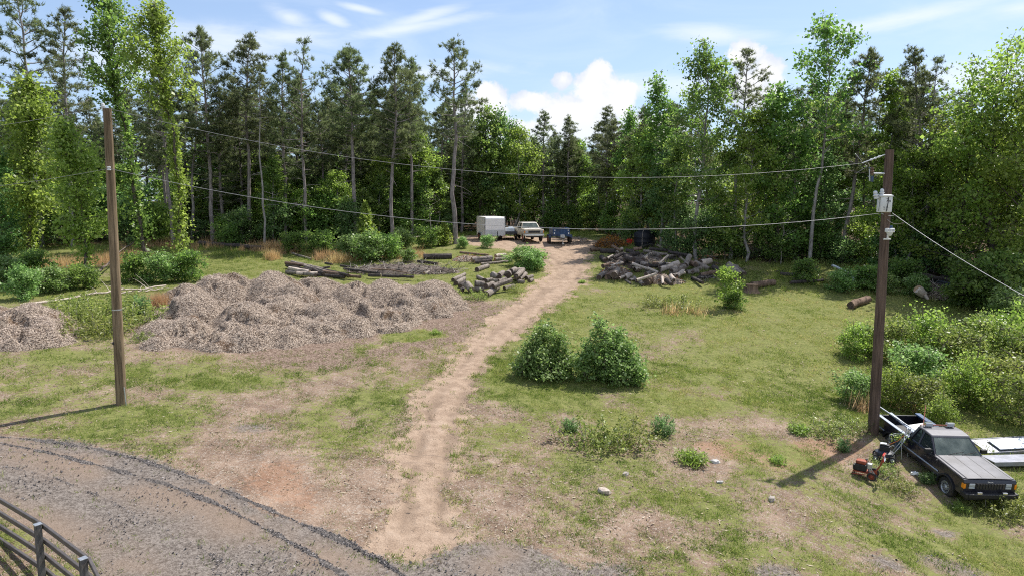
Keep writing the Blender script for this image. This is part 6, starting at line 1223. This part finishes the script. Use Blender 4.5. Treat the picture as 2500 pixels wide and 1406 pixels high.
for k, u, v, s, l in [('weedy', 1660, 752, 1.6, 'upright yellow green weeds in the dry clump left of the leafy sapling'), ('weedy', 1600, 745, 1.3, 'grey dry weed clump on the meadow'), ('weedy', 1445, 1085, 1.5, 'bright weed clump below the larger dense bush'), ('weedy', 1530, 1080, 1.5, 'brownish weeds beside the bright weed clump'), ('weedg', 1620, 1060, .95, 'round grey green tuft of weeds in the field'), ('weedg', 1393, 1052, .75, 'small dark upright plant at the left of the weed clump'), ('tuft', 1690, 1128, 1.1, 'vivid green grass tuft beside the bare soil'), ('tuft', 1897, 1128, .7, 'thin green weed near the pole shadow'), ('tuft', 1948, 1055, .8, 'lone leafy weed left of the brown pole foot'), ('weedy', 2015, 1060, 1.2, 'twiggy dry weeds left of the brown pole foot'), ('weedy', 2080, 1045, 1.0, 'sparse weeds right against the brown pole foot'),
 ('weedy', 180, 790, 2.1, 'weeds between the two mulch heaps, beside the small mound'), ('weedy', 240, 770, 2.1, 'grey green weeds left of the tan pole'), ('weedy', 250, 815, 1.9, 'weeds in front of the mulch gap by the tan pole'), ('weedy', 330, 790, 2.1, 'weeds right of the tan pole against the long heap'), ('weedg', 345, 765, 1.5, 'round blue green weed at the foot of the long mulch heap'), ('weedy', 310, 745, 1.5, 'weeds under the bleached trunk right of the tan pole'), ('weedy', 180, 750, 1.5, 'weeds under the bleached trunk left of the tan pole'), ('weedy', 145, 820, 1.2, 'weeds at the near edge of the small mulch mound'), ('weedy', 355, 830, .9, 'weeds at the near foot of the long heap'),
 ('tuft', 1420, 690, .6, 'small green tuft by the dirt track near the big log heap'), ('weedy', 2195, 1195, .7, 'weeds in the shade along the pickup sill'), ('weedg', 2262, 1178, .6, 'dark weeds against the front wheel of the black pickup'), ('weedy', 2420, 1245, 1.0, 'weeds under the front bumper of the black pickup'), ('tuft', 2345, 1246, .6, 'grass tuft by the front wheel of the black pickup'), ('weedy', 2470, 1235, 1.2, 'bright weeds at the bumper corner under the steel table'), ('weedy', 2150, 1150, .8, 'weeds around the lawn mower'), ('weedg', 2060, 1100, .6, 'green weed near the brown pole shadow'), ('tuft', 1065, 815, .7, 'small bright weed on the chips beside the dirt track'), ('weedy', 1160, 730, 1.1, 'grassy weeds in front of the small log stack'), ('weedy', 1255, 712, .8, 'weeds at the dirt track end of the small log stack')]:
    plant(k, u, v, s, 'weed_clump', l, 'weeds')

# ------------------------------------------------------------------ grasses, stones: what nobody could count
M['thatch'] = leaf_mat('dry_thatch', [(0, (.07, .085, .03)), (.35, (.16, .15, .07)), (.65, (.24, .19, .125)), (1, (.38, .31, .22))], .2, .8, .1, 0)
def field_points(n, y0, y1, dens, power=1.0):
    out = []; tot = 0
    while tot < n:
        k = n * 3; rr = np.sqrt(rng.uniform(y0 ** power, y1 ** power, k)) if power == 2 else rng.uniform(y0, y1, k); a = rng.uniform(-R(41), R(41), k); x, y = rr * np.sin(a), rr * np.cos(a)
        w = dens(x, y); keep = rng.random(k) < w; out.append(np.column_stack([x, y])[keep]); tot += keep.sum()
        if keep.sum() == 0: break
    return np.vstack(out)[:n]
def tufts(name, n, y0, y1, dens, blades, hgt, wid, mat, spread, tintf, lean=.5, power=1.0, mod=None):
    q = field_points(n, y0, y1, dens, power); n = len(q); h = hgt[0] + (hgt[1] - hgt[0]) * rng.random(n) ** 1.6
    if mod is not None: h = h * mod(q[:, 0], q[:, 1])
    B = np.repeat(q, blades, 0) + rng.normal(size=(n * blades, 2)) * spread; hh = np.repeat(h, blades) * rng.uniform(.5, 1.15, n * blades)
    z = G(B[:, 0], B[:, 1]) - .02; D = unit(np.column_stack([rng.normal(size=(n * blades, 2)) * lean, np.ones(n * blades)]))
    V = blade_tris(np.column_stack([B, z]), D, hh, np.full(n * blades, wid) * rng.uniform(.7, 1.4, n * blades))
    tint = np.clip(np.repeat(tintf(q[:, 0], q[:, 1]) + rng.normal(size=n) * .14, blades) + rng.normal(size=n * blades) * .08, 0, 1)
    return tag(link_mesh(name, np_mesh(name, V, 3, tint, [M[mat]])), kind='stuff')
def gmask(x, y): return masks(x, y)
def lawn_d(x, y):
    m = gmask(x, y); f = fbm(x * 1.7, y * 1.7, 91, 3); return np.clip(m['green'] * 1.3 * sst(f, .30, .62) * (humps_free(x, y)), 0, 1)
def humps_free(x, y): return np.where((humps(HB, x, y) > -.1) | (humps(HS, x, y) > -.1), 0, 1)
def lawn_t(x, y): return .40 + .8 * (fbm(x * .45, y * .45, 77, 4) - .45) + .5 * (fbm(x * 2, y * 2, 78, 3) - .5) + .14 * sst(y, 26, 40) * (x > 0) - .05 * (x < -5)
tufts('grass', 80000, 12, 34, lawn_d, 6, (.04, .15), .018, 'grass', .055, lawn_t, .75)
tufts('grass', 60000, 30, 66, lawn_d, 6, (.05, .20), .030, 'grass', .10, lawn_t, .7)
def thatch_d(x, y):
    m = gmask(x, y); return np.clip((1 - m['track'] * .97) * (1 - m['gravel'] * .93) * (1 - m['chips'] * .8) * (1 - m['litter']) * (.2 + .8 * sst(fbm(x * 1.3, y * 1.3, 44, 3), .35, .6)) * humps_free(x, y), 0, 1)
tufts('dry_thatch', 30000, 12, 46, thatch_d, 5, (.03, .11), .02, 'thatch', .07, lambda x, y: .45 + .9 * (fbm(x * .8, y * .8, 55, 3) - .5), 1.1)
def edge_d(x, y): d = wood_depth(x, y); return np.clip(np.exp(-((d + 3.0) / 4.0) ** 2) * (1 - masks(x, y)['track']) * sst(fbm(x * .5, y * .5, 14, 3), .35, .6) * humps_free(x, y), 0, 1)
tufts('tall_grass', 9000, 38, 85, edge_d, 9, (.2, .6), .035, 'grass', .14, lambda x, y: .45 + 0 * x, .45)
STR = PP([(350, 605), (430, 600), (520, 602), (600, 606), (700, 612), (830, 632), (980, 625), (400, 640), (130, 650)]); STRP = np.array(STR)[:, :2]
tufts('tall_grass', 2600, 13, 44, lambda x, y: lawn_d(x, y) * sst(fbm(x * .35, y * .35, 101, 3), .48, .62), 8, (.12, .38), .014, 'grass', .07, lambda x, y: .5 + 0 * x, .4)
def straw_d(x, y): d = line_d(STR[:7], x, y); return np.clip(np.exp(-(d / 1.4) ** 2) * sst(fbm(x * .6, y * .6, 5, 3), .42, .6), 0, 1)
tufts('straw_grass', 800, 45, 80, straw_d, 12, (.45, 1.15), .035, 'straw', .12, lambda x, y: .5 + 0 * x, .28)
for i, (u, v, r_, n, l) in enumerate([(390, 752, .55, 260, 'tan dry grass clump against the long mulch heap'), (290, 640, 2.4, 520, 'patch of tall tan grass behind the tan pole'), (120, 655, 2.6, 520, 'patch of dry grass left of the tan pole among the bushes'), (665, 634, .6, 120, 'tan grass clump near the pole stack'), (660, 612, 1.2, 90, 'tall dry grass below the pale thin trunk'), (1700, 765, .8, 22, 'dry straw clump right of the yellow green weeds'), (1640, 765, .6, 20, 'dry straw clump under the yellow green weeds'), (2105, 1000, .5, 22, 'arching dry stalks left of the brown pole'), (2210, 1000, .5, 18, 'arching dry stalks right of the brown pole'), (830, 640, 1.0, 160, 'dry grass clump beyond the twig pile')]):
    p = P(u, v); n2 = n * 5; q = rng.normal(size=(n2, 2)) * r_ * .5; z = G(q[:, 0] + p[0], q[:, 1] + p[1]) - p[2] - .02; D = np.column_stack([rng.normal(size=(n2, 2)) * .28, np.ones(n2)])
    o = link_mesh('dry_grass_clump', np_mesh('dry_grass_clump', blade_tris(np.column_stack([q, z]), D, rng.uniform(.4, 1.15, n2), rng.uniform(.015, .04, n2)), 3, rng.random(n2), [M['straw']]), None, p); tag(o, l, 'dry grass')
def stones(name, n, dens, y0, y1, s0, s1, mat):
    q = field_points(n, y0, y1, dens); n = len(q); c = np.column_stack([q, G(q[:, 0], q[:, 1]) + .03]); s = rng.uniform(s0, s1, n)[:, None, None]
    T = np.array([[0, 0, 1.0], [.9, 0, -.4], [-.45, .78, -.4], [-.45, -.78, -.4]]); T = T[None] + rng.normal(size=(n, 4, 3)) * .35; V = c[:, None] + T * s * [1, 1, .7]
    V = V[:, [0, 1, 2, 0, 2, 3, 0, 3, 1]].reshape(-1, 3); return tag(link_mesh(name, np_mesh(name, V, 3, np.repeat(rng.random(n), 3), [M[mat]])), kind='stuff')
M['pebble'] = leaf_mat('loose_gravel', [(0, (.045, .043, .045)), (.5, (.14, .13, .13)), (1, (.36, .33, .31))], 0.0, .9, .1, 0)
M['sticklet'] = leaf_mat('ground_litter', [(0, (.08, .06, .045)), (.5, (.24, .18, .13)), (1, (.45, .38, .30))], 0.0, .9, .1, 0)
stones('loose_gravel', 4500, lambda x, y: np.clip(masks(x, y)['ridge'] - .25, 0, 1), 11, 32, .012, .03, 'pebble')
stones('loose_gravel', 5000, lambda x, y: np.clip(masks(x, y)['gravel'] * sst(fbm(x * .6, y * .6, 3, 3), .4, .7), 0, 1), 11, 32, .012, .034, 'pebble')
q = field_points(6000, 12, 46, lambda x, y: np.clip(1.0 - masks(x, y)['track'] * .93 - masks(x, y)['gravel'], 0, 1) * .8 * sst(fbm(x * .4, y * .4, 51, 3), .38, .62)); n = len(q)
tag(link_mesh('ground_litter', np_mesh('ground_litter', leaf_quads(np.column_stack([q, G(q[:, 0], q[:, 1]) + .025]), rng.normal(size=(n, 3)) * [1, 1, .15], np.tile([0, 0, 1.0], (n, 1)), rng.uniform(.05, .22, n) ** 1.0, rng.uniform(.015, .05, n)), 4, rng.random(n), [M['sticklet']])), kind='stuff')
